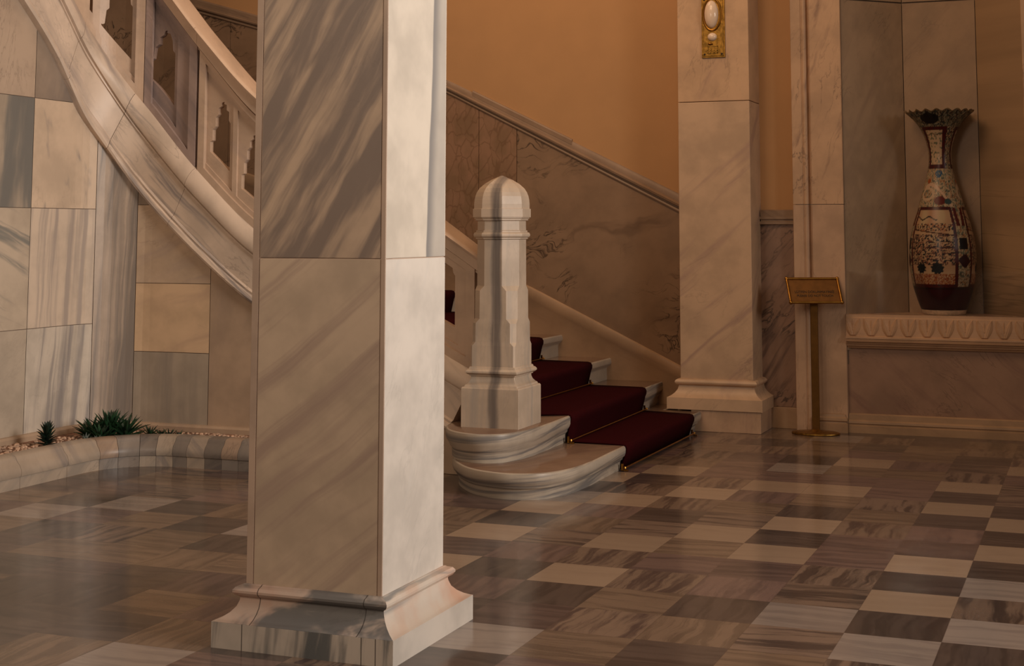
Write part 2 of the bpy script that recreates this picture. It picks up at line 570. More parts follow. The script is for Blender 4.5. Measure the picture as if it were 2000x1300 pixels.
def build_floor():
    rnd = random.Random(5)
    V, Fc, info = [], [], []
    nx0, nx1, ny0, ny1 = -28, 16, -24, 17
    for j in range(ny0, ny1):
        for i in range(nx0, nx1):
            x0, y0 = -0.602 + i * TX, 5.705 + j * TY
            k = len(V)
            V += [(x0, y0, 0), (x0 + TX, y0, 0), (x0 + TX, y0 + TY, 0), (x0, y0 + TY, 0)]
            Fc.append((k, k + 1, k + 2, k + 3))
            row = PLAN.get(j)
            ch = '.'
            if row and -15 <= i <= 0:
                ch = row[i + 15]
            if ch == '.':
                ch = rnd.choice('BDTPSDTdTPVW' if i > -8 else 'DTdTDTPdSTDW')
            b, v, s, d = TC[ch]
            b, v = tone(b), tone(v)
            g = rnd.uniform(0.95, 1.05)
            if ch in 'TPSDd' and rnd.random() < 0.25:
                d = 1 - d
            info.append((lin([q * g for q in b]), lin([q * g for q in v]), s, d, rnd.random()))
    me = bpy.data.meshes.new('floor')
    me.from_pydata(V, [], Fc)
    me.materials.append(floor_mat())
    for nm in ('tile_base', 'tile_vein', 'tile_info'):
        at = me.attributes.new(nm, 'FLOAT_COLOR', 'CORNER')
        for p in me.polygons:
            b, v, s, d, r = info[p.index]
            c = b if nm == 'tile_base' else v if nm == 'tile_vein' else (s, float(d), r, 1)
            for li in p.loop_indices:
                at.data[li].color = c
    o = bpy.data.objects.new('floor', me)
    COL.objects.link(o)
    return struct(o)


build_floor()

# ------------------------------------------------------------------ the curving stair: paths and heights
ip = []
for k in range(51):
    X = -3.60 - 0.05 * k
    t = min(1, max(0, (-3.6 - X) / 1.4))
    ip.append((X, 8.42 + 0.15 * t * t * (3 - 2 * t)))
ip.append((-6.15, 8.57))
for k in range(1, 13):
    a = math.pi / 2 * k / 12
    ip.append((-6.15 - 0.35 * math.sin(a), 8.22 + 0.35 * math.cos(a)))
for k in range(1, 33):
    ip.append((-6.5, 8.22 - 0.1 * k))
IN = Path(ip)

op = [(-2.95 - 0.1 * k, 11.25) for k in range(51)]
for k in range(1, 13):
    a = math.pi / 2 * k / 12
    op.append((-7.95 - 1.6 * math.sin(a), 9.65 + 1.6 * math.cos(a)))
for k in range(1, 41):
    op.append((-9.55, 9.65 - 0.1 * k))
OUT = Path(op)

Z_BOT = smooth_tab([(-0.1, 0.10), (0.226, 0.276), (0.95, 0.62), (1.711, 1.001), (2.106, 1.279), (2.444, 1.563), (2.682, 1.793), (2.895, 2.071),
                    (3.141, 2.35), (3.328, 2.60), (3.511, 2.79), (3.728, 2.985), (4.6, 3.80), (5.5, 4.55)])
Z_CURB = smooth_tab([(-0.1, 0.56), (0.229, 0.713), (0.95, 1.07), (1.722, 1.493), (2.214, 1.919), (2.45, 2.165), (2.697, 2.447), (3.009, 2.87), (3.3, 3.20),
                     (3.7, 3.62), (4.6, 4.36), (5.5, 5.1)])
Z_RTOP = smooth_tab([(-0.1, 1.27), (0.235, 1.484), (0.95, 1.92), (1.711, 2.396), (2.196, 2.873), (2.386, 3.091), (2.583, 3.32), (2.885, 3.751), (3.3, 4.15),
                     (3.7, 4.5), (4.6, 5.3), (5.5, 6.0)])
Z_RBOT = smooth_tab([(-0.1, 1.14), (0.234, 1.35), (0.95, 1.76), (1.707, 2.215), (2.178, 2.694), (2.403, 2.948), (2.6, 3.19), (2.885, 3.59), (3.3, 3.99),
                     (3.7, 4.34), (4.6, 5.14), (5.5, 5.84)])
zb = lambda s: interp(Z_BOT, s)
zc = lambda s: interp(Z_CURB, s)
zrt = lambda s: interp(Z_RTOP, s)
zrb = lambda s: interp(Z_RBOT, s)
Z_DADO = [(0.0, 1.705), (0.158, 1.781), (2.153, 2.748), (2.45, 2.87), (4.007, 3.378), (4.848, 3.62), (8.0, 4.55), (12, 5.8)]
Z_SK = [(0.0, 0.37), (0.17, 0.453), (1.389, 1.029), (2.45, 1.45), (4.007, 1.97), (4.848, 2.22), (8.0, 3.15), (12, 4.4)]

SEND = 4.7        # the built stretch of balustrade

# --- the marble-faced wall under the stair (concave corner), slab by slab
def wall_slabs():
    V, Fc, mi = [], [], []
    mats = [M[k] for k in ('w1', 'w2', 'w3', 'w4', 'w5', 'w6', 'w7', 'w8', 'wc', 'wr1', 'wr2', 'wr3', 'wr4', 'gap')]
    W = -0.02
    s_c0, s_c1 = 2.66, 2.93          # corner slab
    def sY(y):
        return IN.L - (y - ip[-1][1])
    s78 = sY(7.8)
    s65 = sY(6.6)
    slabs = [  # s0, s1, z0, z1, mat
        (-1, 0.9, 0, 9, 12), (0.9, 1.45, 0, 9, 9),
        (1.45, 2.07, 0, 9, 12),
        (2.07, s_c0, 0, 0.668, 11), (2.07, s_c0, 0.668, 1.133, 10), (2.07, s_c0, 1.133, 1.67, 9), (2.07, s_c0, 1.67, 9, 1),
        (s_c0, s_c1, 0, 9, 8),
        (s_c1, s78, 0, 0.86, 7), (s_c1, s78, 0.86, 1.64, 5), (s_c1, s78, 1.64, 2.36, 3), (s_c1, s78, 2.36, 9, 1),
        (s78, s65, 0, 0.86, 6), (s78, s65, 0.86, 1.64, 4), (s78, s65, 1.64, 2.36, 2), (s78, s65, 2.36, 9, 0),
        (s65, IN.L, 0, 1.2, 7), (s65, IN.L, 1.2, 2.4, 4), (s65, IN.L, 2.4, 9, 3)]
    def top(s):
        return min(zb(s) + 0.06, 5.5)
    for s0, s1, z0, z1, m in slabs:
        s0 = max(s0, 0.12)
        n = max(2, int((s1 - s0) / 0.05))
        g = 0.002
        prev = None
        for k in range(n + 1):
            s = s0 + g + (s1 - s0 - 2 * g) * k / n
            a, b = z0 + g, min(z1 - g, top(s))
            if b <= a:
                b = a
            p = IN.at(s, W)
            row = (len(V), len(V) + 1)
            V += [(p.x, p.y, a), (p.x, p.y, b)]
            if prev and (V[row[1]][2] - a > 1e-4 or V[prev[1]][2] - a > 1e-4):
                Fc.append((prev[0], row[0], row[1], prev[1]))
                mi.append(m)
            prev = row
    # core behind the slabs
    prev = None
    n = 160
    for k in range(n + 1):
        s = 0.12 + (IN.L - 0.12) * k / n
        p, q = IN.at(s, W - 0.006), IN.at(s, W - 0.12)
        t = top(s) - 0.001
        r = len(V)
        V += [(p.x, p.y, 0), (p.x, p.y, t), (q.x, q.y, t), (q.x, q.y, 0)]
        if prev is not None:
            for a, b in ((0, 1), (1, 2), (2, 3)):
                Fc.append((prev + a, r + a, r + b, prev + b))
                mi.append(13)
        prev = r
    me = bpy.data.meshes.new('wall_left')
    me.from_pydata(V, [], Fc)
    for m in mats:
        me.materials.append(m)
    for p, i in zip(me.polygons, mi):
        p.material_index = i
    o = bpy.data.objects.new('wall_left', me)
    COL.objects.link(o)
    struct(o)


wall_slabs()


def ring_sweep(s0, s1, prof, path=IN, step=0.04, shear=0.0):
    """prof(s) -> list of (w, z, fraction) closed ring; returns verts/faces."""
    n = max(1, int(abs(s1 - s0) / step))
    loops = []
    for k in range(n + 1):
        s = s0 + (s1 - s0) * k / n
        lp = []
        for w_, z_, f_ in prof(s):
            ss = s + shear * (1 - f_)
            p = path.at(ss, w_)
            lp.append((p.x, p.y, z_(ss) if callable(z_) else z_))
        loops.append(lp)
    return stackv(loops)


# skirting at the foot of this wall, seen above the gravel
def base_ring(s):
    return [(-0.02, 0.10, 0), (0.012, 0.10, 0), (0.012, 0.178, 0), (0.0, 0.192, 0), (-0.02, 0.195, 0)]


V, Fc = ring_sweep(0.9, IN.L, base_ring)
struct(mesh('baseboard_left', V, Fc, M['wr4']))

# --- balustrade
bal = thing('stair_balustrade', (-3.7, 8.5, 0.3), 'curving carved marble balustrade with pierced arches rising to the left behind the pillar', 'balustrade')


def dz(f):
    return lambda s: zb(s) + f * (zc(s) - zb(s))


def stringer_ring(s):
    pr = [(-0.2, 0.0), (-0.02, 0.0), (0.022, 0.012), (0.03, 0.05), (0.022, 0.10), (0.010, 0.115), (0.014, 0.15), (0.0, 0.175), (0.0, 0.64), (0.012, 0.645), (0.012, 0.665),
          (0.002, 0.672), (0.002, 0.69), (0.022, 0.70), (0.03, 0.76), (0.024, 0.86), (0.004, 0.955), (-0.02, 1.0), (-0.2, 1.0)]
    return [(w_, dz(f), f) for w_, f in pr]


joints = [0.03, 1.10, 2.214, 2.697, 3.07, 3.75, SEND]
for k, (a, b) in enumerate(zip(joints, joints[1:])):
    V, Fc = ring_sweep(a + 0.001, b - 0.001, stringer_ring, shear=0.185)
    if k == 0:
        V, Fc = ring_sweep(a, b - 0.001, stringer_ring, shear=0.185)
    mesh('stringer_block', V, Fc, M['str_b'] if k in (2, 1) else M['str_a'], bal, smooth=35)


def rail_ring(s):
    pr = [(-0.19, 0, 0), (-0.035, 0, 0), (-0.035, 0.10, 0), (-0.02, 0.16, 0), (0.0, 0.22, 0), (0.0, 0.74, 0), (0.03, 0.80, 0), (0.036, 0.90, 0), (0.02, 0.985, 0),
          (-0.01, 1.0, 0), (-0.18, 1.0, 0), (-0.22, 0.9, 0), (-0.22, 0.25, 0)]
    return [(w_, (lambda f: (lambda q: zrb(q) + f * (zrt(q) - zrb(q))))(f), f) for w_, f, _ in pr]


for a, b in zip(joints, joints[1:]):
    V, Fc = ring_sweep(a + 0.001 if a > 0.1 else 0.0, b - 0.001, rail_ring)
    mesh('handrail', V, Fc, M['rail'], bal, smooth=35)


def columns(s0, s1, w0, w1, cells, step=0.02, cuts=()):
    """Curved slab made of upright strips; cells(s) -> [(zlo, zhi)] evaluated at strip sides."""
    cs = set([round(s0, 4), round(s1, 4)])
    n = max(1, int((s1 - s0) / step))
    for k in range(n + 1):
        cs.add(round(s0 + (s1 - s0) * k / n, 4))
    for c in cuts:
        if s0 < c < s1:
            cs.add(round(c, 4))
    cs = sorted(cs)
    V, Fc = [], []
    for a, b in zip(cs, cs[1:]):
        if b - a < 1e-4:
            continue
        e = 1e-5
        ca, cb = cells(a + e), cells(b - e)
        for (l0, h0), (l1, h1) in zip(ca, cb):
            if h0 - l0 < 1e-4 and h1 - l1 < 1e-4:
                continue
            p, q, r, t = IN.at(a, w0), IN.at(b, w0), IN.at(b, w1), IN.at(a, w1)
            k = len(V)
            V += [(p.x, p.y, l0), (q.x, q.y, l1), (r.x, r.y, l1), (t.x, t.y, l0), (p.x, p.y, h0), (q.x, q.y, h1), (r.x, r.y, h1), (t.x, t.y, h0)]
            Fc += [(k, k + 3, k + 2, k + 1), (k + 4, k + 5, k + 6, k + 7), (k, k + 1, k + 5, k + 4), (k + 1, k + 2, k + 6, k + 5), (k + 2, k + 3, k + 7, k + 6), (k + 3, k, k + 4, k + 7)]
    return V, Fc


ARCH = [(0.0, 0.150), (0.09, 0.070), (0.21, 0.022), (0.33, 0.0), (0.47, 0.030), (0.61, 0.085), (0.75, 0.165), (0.89, 0.26), (1.0, 0.30)]
# pierced openings: (s at low side, s at high side, z bottom at low side, apex z)
HOLES = [(0.178, 0.335, 0.893, 1.36), (0.425, 0.583, 1.01, 1.48), (0.672, 0.83, 1.13, 1.60), (0.92, 1.078, 1.27, 1.74), (1.167, 1.325, 1.39, 1.86),
         (1.415, 1.573, 1.53, 2.0), (1.665, 1.825, 1.665, 2.14), (1.92, 2.08, 1.895, 2.373), (2.381, 2.598, 2.36, 2.891), (2.69, 2.872, 2.69, 3.24),
         (2.93, 3.03, 3.0, 3.45), (3.16, 3.34, 3.25, 3.75), (3.42, 3.58, 3.5, 4.0)]


def arch_top(h, s):
    a, b, z0, zt = h
    u = (s - a) / (b - a)
    for (f0, d), (f1, _) in zip(ARCH, ARCH[1:]):
        if u < f1:
            # shallow curve inside each lobe
            m = (u - f0) / (f1 - f0)
            nd = ARCH[ARCH.index((f0, d)) + 1][1]
            return zt - (d + (nd - d) * (0.25 * m)) * ((zt - z0) / 0.472)
    return zt - 0.30


PAN = [(0.05, 1.10, (0, 1, 2, 3), 'rail'), (1.10, 2.20, (4, 5, 6, 7), 'rail'), (2.222, 2.64, (8,), 'rail_grey'), (2.645, 3.07, (9, 10), 'rail'), (3.07, 3.75, (11, 12), 'rail')]
for s0, s1, hs, mk in PAN:
    root = None
    sh_ = 0.045 if s0 > 0.5 else 0.03      # the openings sit deeper than the face of the rail
    holes = [(HOLES[i][0] + sh_, HOLES[i][1] + sh_) + HOLES[i][2:] for i in hs]
    cuts = []
    for h in holes:
        cuts += [h[0] + (h[1] - h[0]) * f for f, _ in ARCH] + [h[0] - 0.03, h[1] + 0.03]

    def cell_thin(s):
        lo, hi = zc(s) - 0.01, zrb(s) + 0.02
        for h in holes:
            if h[0] < s < h[1]:
                hb = h[2] + (s - h[0]) * (zc(h[1]) - zc(h[0])) / (h[1] - h[0]) * 0.93
                return [(lo, hb), (max(hb + 0.01, min(hi - .02, arch_top(h, s))), hi)]
        return [(lo, (lo + hi) / 2), ((lo + hi) / 2, hi)]

    def cell_mid(s):
        lo, hi = zc(s) - 0.01, zrb(s) + 0.02
        for h in holes:
            if h[0] - 0.03 < s < h[1] + 0.03:
                return [(lo, lo + 0.105), (hi - 0.10, hi)]
        return [(lo, (lo + hi) / 2), ((lo + hi) / 2, hi)]

    def cell_front(s):
        lo, hi = zc(s) - 0.01, zrb(s) + 0.02
        if s0 + 0.06 < s < s1 - 0.05:
            return [(lo, lo + 0.07), (hi - 0.045, hi)]
        return [(lo, (lo + hi) / 2), ((lo + hi) / 2, hi)]
    V, Fc = columns(s0, s1, -0.060, -0.100, cell_thin, cuts=cuts)
    pn = mesh('pierced_panel', V, Fc, M[mk], bal)
    V, Fc = columns(s0, s1, -0.045, -0.066, cell_mid, cuts=cuts)
    mesh('panel_moulding', V, Fc, M[mk], pn)
    V, Fc = columns(s0, s1, -0.02, -0.046, cell_front, cuts=[s0 + 0.06, s1 - 0.05])
    mesh('panel_frame', V, Fc, M[mk], pn)

# ------------------------------------------------------------------ steps
stair = thing('marble_staircase', (-3.2, 9.6, 0.0), 'marble stair with two rounded bottom steps climbing left under the red carpet', 'staircase')
NX = [-2.85, -3.235, -3.67, -4.08, -4.50, -4.92, -5.30]
steps = []                       # (inner xy, outer xy, z)
for n in range(17):
    z = 0.15 + 0.17 * n
    if n < 6:
        steps.append((Vector((NX[n], 8.66)), Vector((NX[n], 11.25)), z))
    else:
        target = z + 0.28
        s = 1.2
        while zc(s) < target and s < 5:
            s += 0.005
        pi = IN.at(s, -0.16)
        so = -NX[5] - 2.95 + 0.45 + (n - 6) * 0.53
        po = OUT.at(so, 0.0)
        steps.append((pi, po, z))


def line_pt(n, t, a):
    i, o, z = steps[n]
    d = (o - i).normalized()
    back = Vector((-d.y, d.x))     # towards the rising side (left of the outward direction)
    p = i.lerp(o, t) + back * a
    return p


NOSE = [(0.035, -0.17), (0.035, -0.085), (0.028, -0.07), (0.012, -0.06), (0.006, -0.05), (0.0, -0.045), (-0.004, -0.03), (0.0, -0.008), (0.01, 0.0)]
NOSE1 = [(0.035, -0.15), (0.035, -0.10), (0.030, -0.092), (0.020, -0.085), (0.016, -0.072), (0.004, -0.062), (-0.003, -0.045), (-0.004, -0.02), (0.0, -0.005), (0.01, 0.0)]
NOSE2 = [(0.035, -0.17), (0.035, -0.12), (0.030, -0.11), (0.020, -0.10), (0.016, -0.085), (0.004, -0.070), (-0.003, -0.05), (-0.004, -0.02), (0.0, -0.005), (0.01, 0.0)]


def outline_step(poly, z, prof, name):
    loops = [[(x, y, z + h) for x, y in inset(poly, d)] for d, h in prof]
    V, Fc = stackv(loops)
    nf = len(Fc)
    o = mesh(name, V, Fc, [M['step'], M['tread']], stair, midx=[0] * (nf - 1) + [1], smooth=35)
    return o


def arc_pts(pts, n=5):
    """Catmull-Rom through points."""
    out = []
    for i in range(1, len(pts) - 2):
        p0, p1, p2, p3 = [Vector(q) for q in pts[i - 1:i + 3]]
        for k in range(n):
            t = k / n
            q = 0.5 * ((2 * p1) + (-p0 + p2) * t + (2 * p0 - 5 * p1 + 4 * p2 - p3) * t * t + (-p0 + 3 * p1 - 3 * p2 + p3) * t ** 3)
            out.append((q.x, q.y))
    out.append(tuple(pts[-2]))
    return out


# counter-clockwise: along the rounded front from the left, then the straight nosing, then back
c1 = arc_pts([(-3.76, 8.9), (-3.74, 8.50), (-3.68, 8.20), (-3.54, 7.97), (-3.37, 7.81), (-3.15, 7.745), (-2.97, 7.82), (-2.87, 8.02), (-2.84, 8.30), (-2.845, 8.7), (-2.85, 9.1)])
outline_step([(-3.74, 8.75)] + c1 + [(-2.85, 10.85), (-3.13, 10.85), (-3.13, 11.24), (-3.74, 11.24)], 0.15, NOSE1, 'step')
c2 = arc_pts([(-3.86, 8.9), (-3.80, 8.50), (-3.76, 8.28), (-3.66, 8.10), (-3.52, 8.0), (-3.38, 7.99), (-3.27, 8.08), (-3.215, 8.28), (-3.205, 8.55), (-3.21, 8.8), (-3.22, 9.1)])
outline_step([(-3.80, 8.75)] + c2 + [(-3.25, 11.24), (-4.0, 11.24), (-4.0, 8.75)], 0.32, NOSE2, 'step')

for n in range(2, 16):
    z = steps[n][2]
    V, Fc = [], []
    loops = []
    for t in (0.0, 1.0):
        lp = []
        for a, h in NOSE:
            p = line_pt(n, t, a)
            lp.append((p.x, p.y, z + h))
        nb = line_pt(n + 1, t, 0.10)
        lp.append((nb.x, nb.y, z))
        lp.append((nb.x, nb.y, z - 0.17))
        loops.append(lp)
    V, Fc = stackv(loops)
    m = len(loops[0])
    mi = [0] * len(Fc)
    mi[len(NOSE) - 1] = 1
    mesh('step', V, Fc, [M['step_far'], M['tread']], stair, midx=mi, smooth=35)

# ------------------------------------------------------------------ carpet runner and its rods
NST = 14
TL = [0.12, 0.12] + [0.015] * 15
TR = [0.745, 0.775, 0.785, 0.80, 0.84] + [0.88] * 12
prof = []                         # (step, a, z, side)
for n in range(NST):
    z = steps[n][2]
    zp = 0.0 if n == 0 else steps[n - 1][2]
    if n > 0:
        prof.append((n, 0.012, zp + 0.012))
    else:
        prof.append((n, 0.022, 0.004))
    for a, h in [(0.018, 0.03), (0.006, -0.0), ]:
        pass
    prof += [(n, -0.012, z - 0.055), (n, -0.021, z - 0.035), (n, -0.022, z - 0.014), (n, -0.012, z + 0.006), (n, 0.012, z + 0.013)]
NT_ = 10


def carpet_pt(n, a, z, t, lift):
    p = line_pt(n, t, a)
    return (p.x, p.y, z)


Va, Fa = [], []
rows = []
for (n, a, z) in prof:
    row = []
    for k in range(NT_ + 1):
        t = TL[n] + (TR[n] - TL[n]) * k / NT_
        row.append(len(Va))
        # step 1 and 2 nosings sit on the wider rounded steps
        off = 0.0
        if n == 1:
            off = 0.03 * (1 - k / NT_)
        p = line_pt(n, t, a)
        Va.append((p.x + off * 0.6, p.y, z))
    rows.append(row)
for r0, r1 in zip(rows, rows[1:]):
    for i in range(NT_):
        Fa.append((r0[i], r0[i + 1], r1[i + 1], r1[i]))
car = mesh('carpet_runner', Va, Fa, M['carpet'], smooth=60)
sm = car.modifiers.new('solid', 'SOLIDIFY')
sm.thickness = 0.012
sm.offset = -1
tag(car, 'dark red carpet runner folded over the marble steps of the stair', 'carpet')

rod_names = ['thin brass rod on the floor at the foot of the red carpet', 'brass rod holding the red carpet at the second riser',
             'brass rod holding the red carpet at the third riser, right of the newel post',
             'brass rod holding the red carpet at the fourth riser, highest rod seen beside the newel']


def tube(p, q, r, seg=10):
    p, q = Vector(p), Vector(q)
    d = (q - p).normalized()
    u = d.orthogonal().normalized()
    v = d.cross(u)
    lp = [[tuple(c + (u * math.cos(2 * math.pi * i / seg) + v * math.sin(2 * math.pi * i / seg)) * r) for i in range(seg)] for c in (p, q)]
    return stackv(lp)


for n in range(4):
    zp = 0.0 if n == 0 else steps[n - 1][2]
    a = line_pt(n, TL[n] - 0.012, -0.012)
    b = line_pt(n, TR[n] + 0.010, -0.012)
    z = zp + 0.020
    if n == 1:
        a = a + Vector((0.028, 0))
    r = thing('stair_rod', (a.x, a.y, zp), rod_names[n], 'stair rod', 'brass rods along the stair carpet')
    V, Fc = tube((a.x, a.y, z), (b.x, b.y, z), 0.0055)
    mesh('rod', V, Fc, M['brass'], r, smooth=True)
    for e in (a, b):
        V1 = boxv(e.x - 0.006, e.x + 0.022, e.y - 0.008, e.y + 0.008, zp + 0.002, zp + 0.010)
        V2 = boxv(e.x - 0.022, e.x - 0.010, e.y - 0.007, e.y + 0.007, zp + 0.004, zp + 0.045)
        V3 = lathe(e.x, e.y, [(0.001, zp + 0.012), (0.009, zp + 0.014), (0.010, zp + 0.02), (0.007, zp + 0.028), (0.001, zp + 0.030)], 12)
        V, Fc = join([V1, V2, V3])
        mesh('bracket', V, Fc, M['brass'], r)

# ------------------------------------------------------------------ newel post
nw = thing('newel_post', (-3.463, 8.43, 0.32), 'pale marble newel post with pointed octagonal cap and dark vertical seam', 'newel post')


def octa(a, c, z, cx=-3.463, cy=8.43):
    c = min(max(c, 0.002), a * 0.999)
    p = [(a - c, -a), (a, -a + c), (a, a - c), (a - c, a), (-a + c, a), (-a, a - c), (-a, -a + c), (-a + c, -a)]
    return [(cx + x, cy + y, z) for x, y in p]


RC = 0.5858
ped = [(0.187, 0, 0.32), (0.187, 0, 0.548), (0.182, 0, 0.556), (0.173, 0, 0.558), (0.170, 0, 0.568), (0.160, 0, 0.574), (0.148, 0, 0.590), (0.142, 0, 0.606), (0.141, 0, 0.618), (0.150, 0, 0.622), (0.150, 0, 0.627),
       (0.160, 0, 0.632), (0.168, 0, 0.640), (0.168, 0, 0.650), (0.160, 0, 0.660), (0.152, 0, 0.664), (0.150, 0, 0.672), (0.146, 0, 0.676)]
V, Fc = stackv([octa(*q) for q in ped])
mesh('pedestal', V, Fc, M['newel'], nw, smooth=30)
sh = [(0.144, 0.010, 0.676), (0.144, 0.010, 0.80), (0.143, 0.030, 0.822), (0.142, 0.030, 0.935), (0.141, 0.054, 0.962), (0.140, 0.054, 1.130), (0.139, 0.139 * RC, 1.160), (0.138, 0.138 * RC, 1.44)]
V, Fc = stackv([octa(*q) for q in sh])
mesh('shaft', V, Fc, M['newel'], nw)
# stepped corner ribs that stand proud of the chamfers
cap = [(0.142, 1.440), (0.148, 1.443), (0.148, 1.450), (0.156, 1.454), (0.161, 1.462), (0.161, 1.472), (0.155, 1.481), (0.146, 1.484), (0.146, 1.493), (0.138, 1.497), (0.137, 1.552),
       (0.150, 1.556), (0.150, 1.564), (0.157, 1.568), (0.157, 1.573), (0.165, 1.575), (0.165, 1.626), (0.158, 1.628), (0.158, 1.655), (0.156, 1.68), (0.152, 1.703), (0.144, 1.727), (0.129, 1.752),
       (0.100, 1.780), (0.063, 1.804), (0.030, 1.820), (0.004, 1.832)]
V, Fc = stackv([octa(a, a * RC, z) for a, z in cap])
mesh('cap', V, Fc, M['newel'], nw)

# ------------------------------------------------------------------ stair side wall (far)
wb, wf = [], []
n = 100
for k in range(n + 1):
    p = OUT.at(OUT.L * k / n)
    wb += [(p.x, p.y, 0), (p.x, p.y, 6.0)]
    if k:
        wf.append((2 * k - 2, 2 * k, 2 * k + 1, 2 * k - 1))
o = mesh('wall_back', wb, wf, M['ochre'])
struct(o)


def dado_part(s0, s1, mat, nm):
    n = max(2, int((s1 - s0) / 0.1))
    loops = []
    for k in range(n + 1):
        s = s0 + (s1 - s0) * k / n
        lp = []
        for w_, z_ in ((0.0, max(0, interp(Z_SK, s) - 0.6)), (0.02, max(0, interp(Z_SK, s) - 0.6)), (0.02, interp(Z_DADO, s) - 0.06), (0.0, interp(Z_DADO, s) - 0.06)):
            p = OUT.at(s, w_)
            lp.append((p.x, p.y, z_))
        loops.append(lp)
    V, Fc = stackv(loops)
    return struct(mesh(nm, V, Fc, mat))


dado_part(0.0, 1.53, M['dado'], 'trim_1')
dado_part(1.535, 1.87, M['breccia'], 'trim_2')
dado_part(1.875, 2.5, M['breccia'], 'trim_3')
dado_part(2.505, 4.3, M['dado'], 'trim_4')
dado_part(4.305, OUT.L, M['dado'], 'trim_5')


def tri(s):
    b = interp(Z_DADO, s)
    pr = [(0.0, -0.145), (0.030, -0.145), (0.034, -0.135), (0.030, -0.122), (0.022, -0.116), (0.022, -0.104), (0.048, -0.098), (0.052, -0.080), (0.040, -0.070), (0.026, -0.064), (0.026, -0.045), (0.018, -0.012), (0.010, 0.0), (0.0, 0.0)]
    k = 1.0 if s < 0.2 else max(0.75, 1.0 - 0.12 * (s - 0.2))
    return [(w_, b + h * k, 0) for w_, h in pr]


V, Fc = ring_sweep(0.0, OUT.L, tri, OUT, 0.1)
struct(mesh('trim_6', V, Fc, M['railtrim'], smooth=35))
# raised repair strip along the top of the rail
def tri2(s):
    b = interp(Z_DADO, s)
    return [(0.0, b - 0.03, 0), (0.026, b - 0.03, 0), (0.026, b + 0.004, 0), (0.018, b + 0.016, 0), (0.0, b + 0.018, 0)]


for a, b_ in ((1.05, 1.93), (4.0, 5.4)):
    V, Fc = ring_sweep(a, b_, tri2, OUT, 0.1)
    struct(mesh('trim_7' if a < 2 else 'trim_8', V, Fc, M['railtrim']))


def sk(s):
    b = interp(Z_SK, s)
    lo = max(0.0, b - 0.55)
    return [(0.0, lo, 0), (0.036, lo, 0), (0.036, b - 0.115, 0), (0.044, b - 0.10, 0), (0.050, b - 0.03, 0), (0.044, b - 0.008, 0), (0.030, b, 0), (0.0, b + 0.004, 0)]


V, Fc = ring_sweep(0.0, OUT.L, sk, OUT, 0.1)
struct(mesh('baseboard_back', V, Fc, M['skirt'], smooth=35))

# ------------------------------------------------------------------ pilaster at the foot of the stair
pl = thing('marble_pilaster', (-2.75, 11.1, 0), 'tall marble pilaster between the stair and the shallow ochre recess', 'pilaster')
box('shaft_block', -3.03, -2.47, 10.95, 11.40, 0.36, 2.474, M['pilaster'], pl, 0.004)
box('shaft_block', -3.03, -2.47, 10.95, 11.40, 2.478, 6.0, M['pilaster_up'], pl, 0.004)
R = rect(-3.03, -2.47, 10.95, 11.40)
moulded('base_moulding', R, [(-0.06, 0.157), (-0.085, 0.158), (-0.085, 0.243), (-0.075, 0.247), (-0.055, 0.258), (-0.035, 0.275), (-0.018, 0.298), (-0.010, 0.325), (-0.010, 0.333), (-0.024, 0.336), (-0.034, 0.346),
                             (-0.036, 0.356), (-0.030, 0.368), (-0.018, 0.376), (0.0, 0.380)], M['pilaster'], pl)
box('base_block', -2.93, -2.40, 10.875, 11.40, 0.0, 0.156, M['frame'], pl, 0.003)

# recess between pilaster and niche pier
struct(box('wall_right', -2.48, -2.19, 11.30, 11.42, 0.0, 6.0, M['ochre']))
struct(box('trim_9', -2.47, -2.20, 11.275, 11.30, 0.16, 1.55, M['dado_rec']))
moulded('trim_10', rect(-2.47, -2.20, 11.25, 11.305), [(0.0, 1.54), (0.0, 1.56), (0.008, 1.565), (0.008, 1.575), (-0.004, 1.58), (-0.004, 1.595), (0.006, 1.60), (0.002, 1.645), (0.014, 1.652)], M['railtrim'])
struct(bpy.data.objects['trim_10'])
struct(box('baseboard_right', -2.40, -2.205, 11.255, 11.30, 0.0, 0.158, M['skirt'], bevel=0.003))

# ------------------------------------------------------------------ niche piers
def pier(x0, flip, label):
    """x0: outer edge; the hollow moulding runs near the outer side."""
    th = thing('niche_pier', (x0 + (0.19 if not flip else -0.19), 11.3, 0), label, 'pier')
    pts = [(0.0, 11.42), (0.0, 11.205), (0.004, 11.20), (0.078, 11.20), (0.082, 11.206), (0.090, 11.206), (0.094, 11.198), (0.108, 11.198), (0.118, 11.206), (0.122, 11.226), (0.130, 11.240), (0.140, 11.240), (0.144, 11.206), (0.148, 11.20), (0.382, 11.20), (0.386, 11.205), (0.386, 11.42)]
    sg = -1 if flip else 1
    pl_ = [(x0 + sg * a, b) for a, b in pts]
    if flip:
        pl_ = pl_[::-1]
    for z0, z1, mk in ((0.0, 1.688, 'frame'), (1.692, 6.0, 'frame_up')):
        V, Fc = stackv([[(x, y, z) for x, y in pl_] for z in (z0, z1)])
        mesh('pier_block', V, Fc, M[mk], th)
    xa, xb = sorted((x0 + sg * 0.13, x0 + sg * 0.388))
    moulded('pier_foot', rect(xa, xb, 11.165, 11.25), [(0, 0), (0, 0.066), (0.010, 0.07), (0.012, 0.078), (0.002, 0.086), (0.004, 0.104), (0.016, 0.114), (0.02, 0.132), (0.034, 0.136)], M['skirt'], th)
    return th


pier(-2.20, False, 'marble pier with a vertical hollow moulding left of the niche, behind the brass sign')
pier(-0.115, True, 'marble pier at the right-hand edge of the vase niche')

# ------------------------------------------------------------------ niche
NP = [(-1.815, 11.22), (-1.40, 11.60), (-0.85, 11.60), (-0.50, 11.22)]


